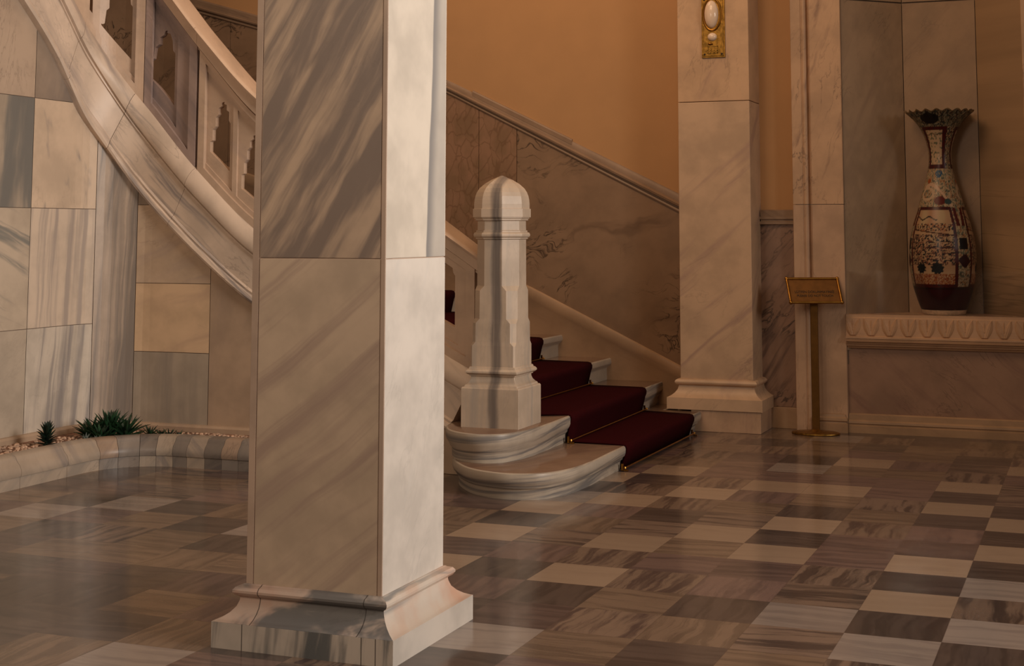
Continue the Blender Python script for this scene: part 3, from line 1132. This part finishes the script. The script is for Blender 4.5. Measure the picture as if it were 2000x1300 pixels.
def niche():
    V, Fc, mi = [], [], []
    for k, (a, b) in enumerate(zip(NP, NP[1:])):
        a, b = Vector(a), Vector(b)
        d = (b - a).normalized()
        g = 0.003
        for z0, z1 in ((0.60, 3.255), (3.26, 6.0)):
            q = len(V)
            p0, p1 = a + d * g, b - d * g
            V += [(p0.x, p0.y, z0 + g), (p1.x, p1.y, z0 + g), (p1.x, p1.y, z1 - g), (p0.x, p0.y, z1 - g)]
            Fc.append((q, q + 1, q + 2, q + 3))
            mi.append(0 if k == 0 else 1)
        nr = Vector((-d.y, d.x)) * 0.012
        q = len(V)
        p0, p1 = a + nr - d * 0.02, b + nr + d * 0.02
        V += [(p0.x, p0.y, 0.5), (p1.x, p1.y, 0.5), (p1.x, p1.y, 6.0), (p0.x, p0.y, 6.0)]
        Fc.append((q, q + 1, q + 2, q + 3))
        mi.append(2)
    struct(mesh('wall_niche', V, Fc, [M['niche'], M['niche_b'], M['gap']], midx=mi))


niche()

# carved shelf under the vase
shf = thing('niche_shelf', (-1.17, 11.4, 0.0), 'carved marble bench filling the niche, with a band of leaf relief along its edge', 'shelf')
V, Fc = stackv([[(-1.812, 11.19, z), (-0.503, 11.19, z), (-0.503, 11.24, z), (-0.86, 11.595, z), (-1.39, 11.595, z), (-1.812, 11.24, z)] for z in (0.68, 0.872)])
mesh('shelf_slab', V, Fc, M['shelf'], shf)
# relief frieze
V, Fc = [], []
NXF, NZF = 420, 26
X0, X1 = -1.812, -0.503
PER = 0.1345
for j in range(NZF + 1):
    v = j / NZF
    for i in range(NXF + 1):
        x = X0 + (X1 - X0) * i / NXF
        u = ((x - X0) / PER + 0.12) % 1.0 * 2 - 1           # -1..1 within a repeat
        au = abs(u)
        h = 0.0
        # pair of leaves rising from the foot towards both sides
        vv = (v - 0.12) / 0.74
        if 0 < vv < 1:
            c = 0.12 + 0.62 * vv
            wd = 0.40 * math.sin(math.pi * min(1, vv * 0.8 + 0.16)) + 0.02
            q = 1 - abs(au - c) / wd
            if q > 0:
                h = 0.012 * (q ** 0.7 if q < 0.8 else 0.855 - 0.8 * (q - 0.8))
            q2 = 1 - au / (0.22 * (1 - vv) + 0.01)
            if q2 > 0 and vv > 0.35:
                h = max(h, 0.009 * q2)
        base = 11.180
        y = base - h + 0.006 * (v > 0.9)
        if v < 0.10:
            y = base - 0.014
        V.append((x, y - 0.012 * (1 - v), 0.695 + 0.17 * v))
for j in range(NZF):
    for i in range(NXF):
        a = j * (NXF + 1) + i
        Fc.append((a, a + 1, a + NXF + 2, a + NXF + 1))
fr = mesh('leaf_frieze', V, Fc, M['shelf'], shf)
V, Fc = stackv([[(X0, 11.14 + d, z), (X1, 11.14 + d, z), (X1, 11.30, z), (X0, 11.30, z)] for d, z in
                ((0.085, 0.62), (0.078, 0.632), (0.062, 0.638), (0.060, 0.65), (0.048, 0.655), (0.046, 0.668), (0.022, 0.672), (0.018, 0.69), (0.024, 0.70))])
mesh('under_moulding', V, Fc, M['shelf'], shf)
box('front_slab', -1.822, -0.503, 11.245, 11.30, 0.13, 0.625, M['shelf_face'], shf)
V, Fc = stackv([[(X0, 11.25 - d, z), (X1, 11.25 - d, z), (X1, 11.30, z), (X0, 11.30, z)] for d, z in
                ((0.05, 0.0), (0.05, 0.052), (0.042, 0.056), (0.042, 0.064), (0.048, 0.07), (0.046, 0.084), (0.032, 0.095), (0.030, 0.132), (0.02, 0.14))])
mesh('foot_moulding', V, Fc, M['skirt'], shf)

# low clear glass screen standing on the shelf
gn = NT('clear_glass')
gn.b.inputs['Base Color'].default_value = (1, 1, 1, 1)
gn.b.inputs['Transmission Weight'].default_value = 1.0
gn.b.inputs['Roughness'].default_value = 0.02
gn.b.inputs['IOR'].default_value = 1.22
gl = box('glass_screen', -1.79, -0.52, 11.215, 11.221, 0.872, 1.195, gn.m)
tag(gl, 'low clear glass screen standing along the front of the niche shelf', 'glass screen')

# ------------------------------------------------------------------ vase
VX, VY = -1.121, 11.41
PXM = 268.0                                # pixels of height per metre at the vase, used only to lay out the drawing


def hz(y):
    return 0.875 + (609 - y) / 260.0


VPROF = [(609, 40), (604, 42), (598, 45), (585, 50), (570, 55), (556, 59), (535, 63), (510, 65.5), (485, 65), (463, 62.5), (434, 55.5), (402, 45), (385, 40), (367, 34.5), (349, 29), (328, 24), (313, 22.3), (300, 22),
         (288, 23.5), (278, 26), (265, 30), (250, 37), (238, 45), (228, 54), (221, 61), (216, 67)]
RB = [(y, r / 268.0) for y, r in VPROF]
SG = 288
ys = []
for (y0, r0), (y1, r1) in zip(RB, RB[1:]):
    k = max(1, int(abs(y1 - y0) / 1.6))
    for q in range(k):
        t = q / k
        ys.append((y0 + (y1 - y0) * t, r0 + (r1 - r0) * t))
ys.append(RB[-1])
# smooth the radii
for _ in range(4):
    ys = [ys[0]] + [(ys[i][0], (ys[i - 1][1] + 2 * ys[i][1] + ys[i + 1][1]) / 4) for i in range(1, len(ys) - 1)] + [ys[-1]]


def nz(a, b, c=0.0):
    return noise.noise(Vector((a, b, c)))


CRM, RED, BLK, BLU, GRN, ORG, DRK = (206, 178, 140), (84, 24, 20), (22, 16, 16), (64, 92, 110), (84, 96, 84), (176, 106, 62), (58, 44, 36)


def mixc(a, b, t):
    t = max(0, min(1, t))
    return tuple(a[i] + (b[i] - a[i]) * t for i in range(3))


def vase_col(y, ph):
    """y: design height (609 foot .. 215 rim); ph: angle from the front, degrees."""
    # repeats round the body every 120 degrees
    q = (ph + 10 + 60) % 120 - 60
    aq = abs(q)
    u = q / 45.0
    fine = nz(ph * 0.16, y * 0.16, 1.0)
    fine2 = nz(ph * 0.35 + 9, y * 0.3, 4.0)
    c = CRM
    if y > 601 + 2.5 * nz(ph * 0.12, 0, 3):
        return mixc(CRM, (150, 130, 110), 0.4)
    if y > 556 + 1.5 * math.cos(math.radians(q) * 3):
        c = (62, 16, 18)
        if abs(y - 559) < 2:
            c = (40, 14, 14)
        return c
    # background floral ground
    if fine > 0.18:
        c = mixc(c, GRN, 0.65)
    if fine < -0.22:
        c = mixc(c, ORG, 0.55)
    if abs(fine2) < 0.055:
        c = mixc(c, DRK, 0.75)
    # body cartouche
    if 402 < y <= 556:
        hw = 47 if y > 440 else 47 - (440 - y) * 0.12
        if aq < hw:
            if aq > hw - 6 or y < 409 or y > 550:
                c = RED if nz(ph * 0.4, y * 0.22, 8) > -0.25 else (44, 30, 28)
            else:
                c = mixc((214, 182, 140), (200, 150, 112), 0.5 + nz(ph * 0.05, y * 0.04, 2))
                yy, xx = y, u
                if abs(yy - (452 + 6 * xx)) < 1.3:
                    c = (90, 50, 30)
                if 418 < yy < 432 and abs(yy - (425 + 3.0 * math.sin(xx * 9))) < 1.4 and xx < 0.25:
                    c = DRK
                if 434 < yy < 450:
                    if nz(ph * 0.32, y * 0.3, 12) > 0.12:
                        c = (50, 42, 40)
                    elif nz(ph * 0.3, y * 0.3, 15) > 0.2:
                        c = ORG
                if 455 < yy < 515:
                    v = nz(ph * 0.26, y * 0.26, 20)
                    if v > 0.14:
                        c = (46, 42, 42)
                    elif v < -0.22:
                        c = mixc(c, (110, 60, 50), 0.8)
                    if int(yy * 0.18) % 2 == 0 and nz(ph * 0.06, y * 0.02, 30) > 0.0 and abs((yy * 0.18) % 1 - 0.5) < 0.2:
                        c = (80, 48, 40)
                    if xx < -0.55 and abs((xx * 9) % 1 - 0.5) < 0.16:
                        c = (60, 38, 30)
                for cx_, cy_, rr in ((-0.45, 520, 9.5), (0.22, 520, 11)):
                    dx = (xx - cx_) * 46
                    d = math.hypot(dx, (yy - cy_)) + 1.3 * math.sin(9 * math.atan2(yy - cy_, dx + 1e-5))
                    if d < rr:
                        c = mixc((44, 52, 52), (30, 26, 26), nz(ph * 0.5, y * 0.5, 40) + 0.5)
                if yy > 530:
                    if fine2 > 0.05:
                        c = ORG
                    if fine2 < -0.15:
                        c = (150, 70, 50)
        else:
            s_ = aq - hw
            if 462 < y < 484 and 4 < s_ < 15:
                c = BLK
            if 490 < y < 522 and abs(y - 506) < 14 - abs(s_ - 11) * 1.2:
                c = (56, 18, 24)
            if 405 < y < 440 and 3 < s_ < 11:
                c = (96, 30, 24)
    # shoulder: dragon and blossoms
    if 340 <= y <= 402:
        for cx_, cy_, rr, cc in ((14, 390, 8, (104, 32, 22)), (12, 336, 7, BLU), (24, 346, 5, BLU), (-34, 352, 4, ORG), (34, 396, 6, (60, 84, 84))):
            pass
        xx = (q + 2) * 0.55
        arcy = 372 + 0.035 * (xx + 8) ** 2 - 12
        if abs(y - arcy) < 3.6 and xx > -22:
            c = (226, 184, 150)
        if abs(math.hypot(xx + 12, y - 378) - 11) < 2.3:
            c = (222, 186, 150)
        if math.hypot(xx - 10, y - 391) < 8.5:
            c = (108, 34, 24)
        if math.hypot(xx - 22, y - 393) < 5.5:
            c = (56, 76, 74)
        if math.hypot((xx - 8) * 1.1, y - 340) < 6.5:
            c = (56, 92, 122)
        if math.hypot(xx + 13, y - 353) < 4.5:
            c = (176, 88, 40)
    if 326 <= y < 344:
        xx = (q + 2) * 0.42
        if math.hypot(xx - 6, y - 338) < 6.5 and fine2 > -0.2:
            c = (56, 92, 122)
    # neck cartouche
    if 247 < y <= 328:
        hw = 44
        if aq < hw:
            if aq > hw - 14 or y < 254 or y > 321:
                c = RED if nz(ph * 0.2, y * 0.3, 18) > -0.2 else (50, 34, 34)
            else:
                c = (214, 178, 140)
                if nz(ph * 0.12, y * 0.22, 50) > 0.26:
                    c = (118, 116, 88)
                if abs(y - (262 + 2 * math.sin(q * 0.2))) < 1:
                    c = (110, 84, 60)
        else:
            if fine2 > 0.12:
                c = (66, 34, 30)
    # flared mouth
    if y <= 247:
        c = mixc(CRM, GRN, 0.55)
        if fine > 0.05:
            c = (70, 74, 66)
        if fine2 < -0.12:
            c = (60, 46, 40)
        if abs(fine2) < 0.05:
            c = (190, 160, 120)
        if ((q + 3) / 22.0) ** 2 + ((y - 232.5) / 10.5) ** 2 < 1:
            c = BLK
    if y < 219:
        c = (150, 120, 84)
    return c


def build_vase():
    root = thing('floor_vase', (VX, VY, 0.872), 'tall patterned porcelain vase with frilled trumpet mouth standing on the niche shelf', 'vase')
    front = -math.pi / 2 + math.atan2(VX, VY) * -1 * 0 + math.radians(-4)
    def surf(name, rows, cols=True, mat=None):
        V, Fc = [], []
        for (y, r, z) in rows:
            for i in range(SG):
                an = 2 * math.pi * i / SG
                rr, zz = r, z
                if y < 232:
                    k = (232 - y) / 17.0
                    rr = r * (1 + 0.030 * k * math.sin(an * 20))
                    zz = z + 0.010 * k * math.sin(an * 20 + 1.0)
                V.append((VX + rr * math.cos(an), VY + rr * math.sin(an), zz))
        m = len(rows)
        for j in range(m - 1):
            for i in range(SG):
                k = (i + 1) % SG
                Fc.append((j * SG + i, j * SG + k, (j + 1) * SG + k, (j + 1) * SG + i))
        return V, Fc
    body_rows = [(y, r, hz(y)) for y, r in ys if y <= 601]
    inner = [(215, RB[-1][1] - 0.006, hz(216) - 0.001), (222, RB[-1][1] - 0.035, hz(224)), (240, 0.15, hz(240)), (262, 0.10, hz(262)), (300, 0.07, hz(300)), (345, 0.07, hz(345)), (346, 0.001, hz(346))]
    V, Fc = surf('body', body_rows + inner)
    me = bpy.data.meshes.new('body')
    me.from_pydata(V, [], Fc)
    at = me.color_attributes.new('pattern', 'FLOAT_COLOR', 'POINT')
    nb = len(body_rows)
    for j in range(nb + len(inner)):
        y = body_rows[j][0] if j < nb else 400
        for i in range(SG):
            if j < nb:
                an = 2 * math.pi * i / SG
                ph = math.degrees((an - front + math.pi) % (2 * math.pi) - math.pi)
                c = vase_col(y, ph)
            else:
                c = (150, 124, 96)
            at.data[j * SG + i].color = lin([q * 0.80 for q in c])
    nt = NT('painted_porcelain')
    a = nt.n('ShaderNodeAttribute', attribute_name='pattern')
    nt.l(a.outputs['Color'], nt.b.inputs['Base Color'])
    nt.b.inputs['Roughness'].default_value = 0.30
    nt.b.inputs['Specular IOR Level'].default_value = 0.3
    me.materials.append(nt.m)
    for p in me.polygons:
        p.use_smooth = True
    o = bpy.data.objects.new('body', me)
    COL.objects.link(o)
    o.parent = root
    o.matrix_parent_inverse = Matrix.Translation(root.location).inverted()
    V, Fc = lathe(VX, VY, [(0.13, 0.8725), (0.150, 0.874), (0.157, 0.882), (0.160, 0.896), (0.1655, hz(600.5))], 96)
    f = mesh('foot_ring', V, Fc, plain('bare_porcelain', (206, 180, 150), 0.5, 0, 0.1, 30), root, smooth=True)
    f['label'] = 'unglazed pale foot ring'


build_vase()

# ------------------------------------------------------------------ brass sign on a stand
sg = thing('sign_stand', (-2.025, 11.05, 0), 'brass sign stand with a small tilted plaque, in front of the niche pier', 'sign stand')
V, Fc = lathe(0, 0, [(0.001, 0.0), (0.165, 0.0), (0.170, 0.006), (0.168, 0.014), (0.15, 0.019), (0.05, 0.024), (0.03, 0.034), (0.001, 0.036)], 48)
V = [(-2.025 + x * 1.05, 11.03 + y * 0.7, z) for x, y, z in V]
mesh('base', V, Fc, M['brass_dark'], sg, smooth=40)
box('pole', -2.055, -1.998, 11.045, 11.062, 0.02, 0.99, M['pole'], sg, 0.004)
psi, tilt = math.radians(24), math.radians(38)
nh = Vector((math.sin(psi), -math.cos(psi), 0))
Wv = Vector((math.cos(psi), math.sin(psi), 0))
Uv = (-nh * math.sin(tilt) + Vector((0, 0, math.cos(tilt)))).normalized()
Nv = Wv.cross(Uv).normalized()
PC = Vector((-2.022, 11.045, 1.045))
Mx = Matrix(((Wv.x, Uv.x, Nv.x, PC.x), (Wv.y, Uv.y, Nv.y, PC.y), (Wv.z, Uv.z, Nv.z, PC.z), (0, 0, 0, 1)))
HW, HH = 0.192, 0.108


def onplate(V):
    return [tuple(Mx @ Vector(v)) for v in V]


V, Fc = boxv(-HW + 0.01, HW - 0.01, -HH + 0.01, HH - 0.01, -0.006, 0.004)
plq = mesh('plaque', onplate(V), Fc, M['plate'], sg)
parts = [tube((-HW + .01, s * HH, 0.006), (HW - .01, s * HH, 0.006), 0.010, 12) for s in (-1, 1)] + [tube((s * HW, -HH + .01, 0.006), (s * HW, HH - .01, 0.006), 0.010, 12) for s in (-1, 1)]
V, Fc = join(parts)
mesh('plaque_frame', onplate(V), Fc, M['brass'], sg, smooth=40)
for sx in (-1, 1):
    for sy in (-1, 1):
        lp = [(0.0145 * math.sin(math.pi * k / 10) + 1e-4, -0.0145 * math.cos(math.pi * k / 10) + 0.006) for k in range(11)]
        V, Fc = lathe(sx * HW, sy * HH, lp, 16)
        mesh('corner_knob', onplate(V), Fc, M['brass'], sg, smooth=True)


def text(s, size, y, parent, sx=1.0):
    cu = bpy.data.curves.new('lettering', 'FONT')
    cu.body = s
    cu.size = size
    cu.align_x = 'CENTER'
    cu.extrude = 0.0006
    to = bpy.data.objects.new('lettering', cu)
    COL.objects.link(to)
    bpy.context.view_layer.update()
    dg = bpy.context.evaluated_depsgraph_get()
    me = bpy.data.meshes.new_from_object(to.evaluated_get(dg))
    bpy.data.objects.remove(to)
    for v in me.vertices:
        v.co = Mx @ Vector((v.co.x * sx, v.co.y + y, v.co.z + 0.005))
    me.materials.clear()
    me.materials.append(M['ink'])
    o = bpy.data.objects.new('lettering', me)
    COL.objects.link(o)
    o.parent = parent
    return o


text('LÜTFEN DOKUNMAYINIZ', 0.030, -0.022, plq, 0.86)
text('PLEASE DO NOT TOUCH', 0.028, -0.056, plq, 0.86)

# ------------------------------------------------------------------ brass bell plate with porcelain buttons
bp_ = thing('bell_plate', (-2.742, 10.95, 2.81), 'ornate brass wall plate with two white porcelain ovals, high on the pilaster', 'wall fitting')
PX0, PX1 = -2.833, -2.650
V1 = boxv(PX0, PX1, 10.938, 10.952, 2.812, 3.50)
V2 = boxv(PX0 + 0.012, PX1 - 0.012, 10.932, 10.94, 2.824, 3.488)
V, Fc = join([V1, V2])
mesh('back_plate', V, Fc, M['brass_dark'], bp_, bevel=0.002)


def ellip(cx, cz, rx, rz, ry, y, seg=32):
    loops = []
    for k in range(9):
        a = math.pi / 2 * k / 8
        r = math.cos(a) + 1e-3
        loops.append([(cx + rx * r * math.cos(2 * math.pi * i / seg), y - ry * math.sin(a), cz + rz * r * math.sin(2 * math.pi * i / seg)) for i in range(seg)])
    return stackv(loops)


def ring_e(cx, cz, rx, rz, t, y, seg=40):
    loops = []
    for k in range(seg):
        a = 2 * math.pi * k / seg
        lp = []
        for j in range(8):
            b = 2 * math.pi * j / 8
            rr = 1 + t / rx * math.cos(b)
            lp.append((cx + rx * rr * math.cos(a), y + t * math.sin(b), cz + rz * (1 + t / rz * math.cos(b)) * math.sin(a)))
        loops.append(lp)
    loops.append(loops[0])
    return stackv(loops, cap0=False, cap1=False)


V, Fc = ellip(-2.752, 3.148, 0.055, 0.108, 0.045, 10.933)
mesh('oval_push', V, Fc, M['porcelain'], bp_, smooth=True)
V, Fc = ring_e(-2.748, 3.148, 0.070, 0.125, 0.010, 10.930)
mesh('oval_rim', V, Fc, M['brass'], bp_, smooth=True)
V, Fc = ellip(-2.748, 2.972, 0.037, 0.032, 0.028, 10.933)
mesh('round_push', V, Fc, M['porcelain'], bp_, smooth=True)
V, Fc = ellip(-2.762, 2.918, 0.020, 0.010, 0.02, 10.930)
mesh('lever', V, Fc, M['brass'], bp_, smooth=True)
prt = []
for zz in (2.845, 2.862, 2.897):
    prt.append(boxv(-2.785, -2.705, 10.926, 10.934, zz, zz + 0.006))
for xx in (-2.785, -2.762, -2.735, -2.711):
    prt.append(boxv(xx, xx + 0.006, 10.926, 10.934, 2.845, 2.90))
V, Fc = join(prt)
mesh('ornament', V, Fc, M['brass_dark'], bp_)
for xx, zz in ((PX0 + 0.024, 2.838), (PX1 - 0.024, 2.838), (PX0 + 0.024, 3.262), (PX1 - 0.024, 3.262)):
    V, Fc = ellip(xx, zz, 0.008, 0.008, 0.004, 10.932, 12)
    mesh('screw', V, Fc, M['ink'], bp_, smooth=True)

# ------------------------------------------------------------------ front pillar
fp = thing('marble_pillar', (-2.70, 5.03, 0), 'big square marble pillar in the foreground with a moulded base', 'pillar')
PXL, PXR, PYF, PYB = -2.975, -2.420, 4.79, 5.305
box('core', PXL + 0.004, PXR - 0.004, PYF + 0.004, PYB - 0.004, 0.20, 6.0, M['pillar_edge'], fp)
g = 0.0025
def slab_y(x0, x1, z0, z1, m):
    box('facing_slab', x0, x1, PYF, PYF + 0.02, z0, z1, m, fp, 0.0015)
def slab_x(y0, y1, z0, z1, m):
    box('facing_slab', PXR - 0.02, PXR, y0, y1, z0, z1, m, fp, 0.0015)
slab_y(PXL + 0.032, PXR - 0.022, 0.205, 1.392, M['pillar_low_l'])
slab_y(PXL + 0.032, PXR - 0.022, 1.396, 3.60, M['pillar_up_l'])
slab_y(PXL + 0.032, PXR - 0.022, 3.604, 6.0, M['pillar_low_l'])
box('corner_strip', PXL, PXL + 0.028, PYF, PYF + 0.02, 0.205, 6.0, M['pillar_edge'], fp, 0.0015)
box('corner_strip', PXR - 0.0185, PXR - 0.001, PYF - 0.0005, PYF + 0.02, 0.205, 6.0, M['pillar_edge'], fp, 0.0015)
slab_x(PYF + 0.003, PYB, 0.205, 1.392, M['pillar_low_r'])
slab_x(PYF + 0.003, PYB, 1.396, 3.44, M['pillar_up_r'])
slab_x(PYF + 0.003, PYB, 3.444, 6.0, M['pillar_low_r'])
PR = rect(PXL, PXR, PYF, PYB)
moulded('plinth', PR, [(-0.088, 0.0), (-0.088, 0.090), (-0.086, 0.092)], [M['pillar_plinth'], M['pillar_plinth_r']], fp)
moulded('base_moulding', PR, [(-0.088, 0.0915), (-0.080, 0.094), (-0.060, 0.103), (-0.040, 0.117), (-0.024, 0.135), (-0.016, 0.155), (-0.014, 0.166), (-0.016, 0.170), (-0.028, 0.176), (-0.036, 0.186), (-0.036, 0.194), (-0.028, 0.204), (-0.012, 0.209), (-0.006, 0.213), (0.01, 0.214)],
        [M['pillar_base'], M['pillar_base_r']], fp)

# ------------------------------------------------------------------ planter in the corner
CP = []
for k in range(14):
    CP.append((-4.25 - 0.1 * k, 8.085))
for k in range(1, 13):
    a = math.pi / 2 * k / 12
    CP.append((-5.55 - 0.40 * math.sin(a), 7.685 + 0.40 * math.cos(a)))
for k in range(1, 30):
    CP.append((-5.95, 7.685 - 0.1 * k))
CU = Path(CP)
kerb = thing('planter_kerb', (-5.2, 8.15, 0), 'low rounded marble kerb curving along the planting bed at the foot of the wall', 'kerb')
rnd = random.Random(11)
KC = [marble('kerb_stone_%s' % nme, b, v, 60 + i, a_, 9, 1.0, 0.45, 0.7, 0.3, rough=0.4) for i, (nme, b, v, a_) in enumerate(
    [('light', (166, 148, 130), (138, 126, 114), 40), ('grey', (134, 122, 112), (104, 96, 90), 60), ('mid', (164, 146, 128), (124, 114, 108), -50), ('dark', (124, 112, 102), (92, 84, 80), 30), ('warm', (156, 132, 112), (116, 98, 88), 50)])]


def kerb_run(s0, s1, pr):
    n = max(1, int((s1 - s0) / 0.03))
    loops = []
    for k in range(n + 1):
        s = s0 + (s1 - s0) * k / n
        loops.append([(CU.at(s, w_).x, CU.at(s, w_).y, z_) for w_, z_ in pr])
    return stackv(loops)


LOW = [(-0.15, 0.0), (0.0, 0.0), (0.0, 0.066), (-0.15, 0.066)]
TOP = [(-0.15, 0.068), (0.006, 0.068), (0.010, 0.085), (0.008, 0.105), (-0.004, 0.130), (-0.022, 0.148), (-0.030, 0.160), (-0.036, 0.174), (-0.050, 0.184), (-0.10, 0.188), (-0.15, 0.184)]
s = 0.0
k = 0
while s < CU.L - 0.05:
    straight_left = s > 1.75
    L = rnd.uniform(0.10, 0.14) if not straight_left else rnd.uniform(0.28, 0.42)
    e = min(CU.L, s + L)
    seq = [1, 0, 1, 0, 1, 2, 3, 4]
    mk = KC[2] if straight_left else KC[(3, 1, 4, 0, 1, 0, 1, 4, 3, 2, 1, 0)[k % 12]]
    V, Fc = kerb_run(s + 0.0012, e - 0.0012, LOW)
    mesh('lower_stone', V, Fc, KC[0] if straight_left else KC[(1, 3, 0, 1, 2, 0, 3)[k % 7]], kerb)
    V, Fc = kerb_run(s + 0.0012, e - 0.0012, TOP)
    mesh('top_stone', V, Fc, mk, kerb, smooth=40)
    s = e
    k += 1

# soil bed
V, Fc = [], []
prev = None
for i in range(60):
    t = i / 59
    p = CU.at(t * CU.L, -0.14)
    if p.x > -5.55:
        q = Vector((p.x, 8.62))
    else:
        q = Vector((-6.53, p.y)) if p.y < 7.7 else Vector((-6.53 + (p.x + 5.95) * 2.3, 7.7 + (p.y - 7.7) * 2.4))
    q.x = max(q.x, -6.54)
    q.y = min(q.y, 8.60)
    r = len(V)
    V += [(p.x, p.y, 0.148), (q.x, q.y, 0.148), (p.x, p.y, 0.0), (q.x, q.y, 0.0)]
    if prev is not None:
        Fc += [(prev, r, r + 1, prev + 1), (prev, r, r + 2, prev + 2)]
    prev = r
so = mesh('soil_bed', V, Fc, M['soil'])
so['kind'] = 'stuff'
tag(so, 'brown soil filling the bed behind the kerb', 'soil')


def icos(c, r, sc_, rot):
    bm = bmesh.new()
    bmesh.ops.create_icosphere(bm, subdivisions=1, radius=1)
    V = []
    Rm = Matrix.Rotation(rot, 3, 'Z')
    for v in bm.verts:
        p = Rm @ Vector((v.co.x * sc_[0], v.co.y * sc_[1], v.co.z * sc_[2]))
        V.append((c[0] + p.x * r, c[1] + p.y * r, c[2] + p.z * r))
    Fc = [tuple(v.index for v in f.verts) for f in bm.faces]
    bm.free()
    return V, Fc


rnd = random.Random(3)
pts = []
for _ in range(1700):
    t = rnd.random() ** 0.8
    s = rnd.uniform(0.1, CU.L)
    w_ = -0.17 - t * 0.34
    p = CU.at(s, w_)
    if p.y > 8.50 or p.x < -6.46:
        continue
    r = rnd.uniform(0.007, 0.013)
    pts.append(icos((p.x, p.y, 0.148 + r * 0.45), r, (rnd.uniform(.8, 1.4), rnd.uniform(.7, 1.2), rnd.uniform(.5, .8)), rnd.uniform(0, 3)))
V, Fc = join(pts)
gv = mesh('gravel', V, Fc, M['pebble'], smooth=True)
gv['kind'] = 'stuff'
tag(gv, 'reddish beige pebbles scattered over the planting bed', 'gravel')


# plants: rosettes of pointed leaves
def leaf(base, yaw, pitch, L, wd, curl, seg=6):
    V, Fc = [], []
    d = Vector((math.cos(yaw), math.sin(yaw), 0))
    sd = Vector((-d.y, d.x, 0))
    p = Vector(base)
    an = pitch
    for k in range(seg + 1):
        t = k / seg
        wk = wd * (0.75 + 0.5 * t) * (1 - t) ** 0.75 if t < 1 else 0.0
        wk = max(wk, 0.0006)
        up = Vector((0, 0, 1)) * math.cos(an) - d * math.sin(an)
        th = wk * 0.35
        V += [tuple(p - sd * wk + up * th), tuple(p - up * th), tuple(p + sd * wk + up * th), tuple(p + up * th * 0.2)]
        p = p + (d * math.cos(an) + Vector((0, 0, 1)) * math.sin(an)) * (L / seg)
        an -= curl / seg
    for k in range(seg):
        for i in range(4):
            j = (i + 1) % 4
            Fc.append((k * 4 + i, k * 4 + j, (k + 1) * 4 + j, (k + 1) * 4 + i))
    Fc.append((0, 1, 2, 3))
    return V, Fc


def rosette(x, y, n, L, wd, seedn, stem=0.0, pmin=0.25, pmax=1.45, z0=0.148):
    r = random.Random(seedn)
    parts = []
    for k in range(n):
        t = k / max(1, n - 1)
        yaw = k * 2.39996 + r.uniform(-.2, .2)
        pitch = pmin + (pmax - pmin) * t + r.uniform(-.08, .08)
        z = z0 + stem * (0.05 + 0.95 * t)
        Lk = L * r.uniform(0.8, 1.05) * (0.8 + 0.2 * math.sin(t * math.pi))
        parts.append(leaf((x + 0.01 * math.cos(yaw), y + 0.01 * math.sin(yaw), z), yaw, pitch, Lk, wd, r.uniform(0.1, 0.45)))
    return join(parts)


def plant(x, y, clumps, label, nm, mat, cat='plant'):
    th = thing(nm, (x, y, 0.148), label, cat)
    allp = [rosette(x + dx, y + dy, *a) for dx, dy, a in clumps]
    V, Fc = join(allp)
    mesh('leaves', V, Fc, mat, th, smooth=30)
    for dx, dy, a in clumps:
        st = a[4] if len(a) > 4 else 0.0
        V, Fc = lathe(x + dx, y + dy, [(0.012, 0.149), (0.014, 0.153), (0.010, 0.158 + max(0.02, st))], 10)
        mesh('stem', V, Fc, M['leaf_dark'], th)
    return th


plant(-6.10, 8.13, [(0, 0, (46, 0.18, 0.022, 1, 0.05, 0.15, 1.5)), (-0.10, -0.05, (30, 0.15, 0.019, 2, 0.03, 0.2, 1.35)), (0.10, 0.03, (34, 0.17, 0.020, 3, 0.03, 0.15, 1.25)), (0.02, -0.12, (26, 0.12, 0.018, 4, 0.02, 0.15, 1.3)), (-0.17, 0.0, (18, 0.11, 0.016, 14, 0.02, 0.2, 1.3))],
      'large dark green aloe cluster with spiky leaves in the corner of the planting bed', 'aloe_plant', M['leaf'])
plant(-6.22, 7.66, [(0, 0, (54, 0.080, 0.015, 5, 0.105, 0.2, 1.45))],
      'small upright dark green succulent on the pebbles, left of the aloe cluster', 'succulent_plant', M['leaf_dark'])
plant(-5.83, 8.30, [(-0.08, 0, (16, 0.085, 0.009, 6, 0.01, 0.25, 1.3)), (0.0, 0.01, (14, 0.07, 0.008, 7, 0.01, 0.2, 1.1)), (0.07, 0, (14, 0.075, 0.008, 8, 0.01, 0.2, 1.2)), (0.13, 0.02, (10, 0.06, 0.007, 9, 0.01, 0.2, 1.2))],
      'low creeping green plant with short leaves, right of the aloe cluster', 'creeping_plant', M['leaf'])
plant(-6.08, 7.86, [(0, 0, (16, 0.05, 0.007, 10, 0.03, 0.2, 1.4)), (0.05, 0.05, (12, 0.045, 0.006, 12, 0.02, 0.2, 1.4))],
      'tiny grey-green sprig between the aloe cluster and the small succulent', 'grey_plant', M['leaf_grey'])
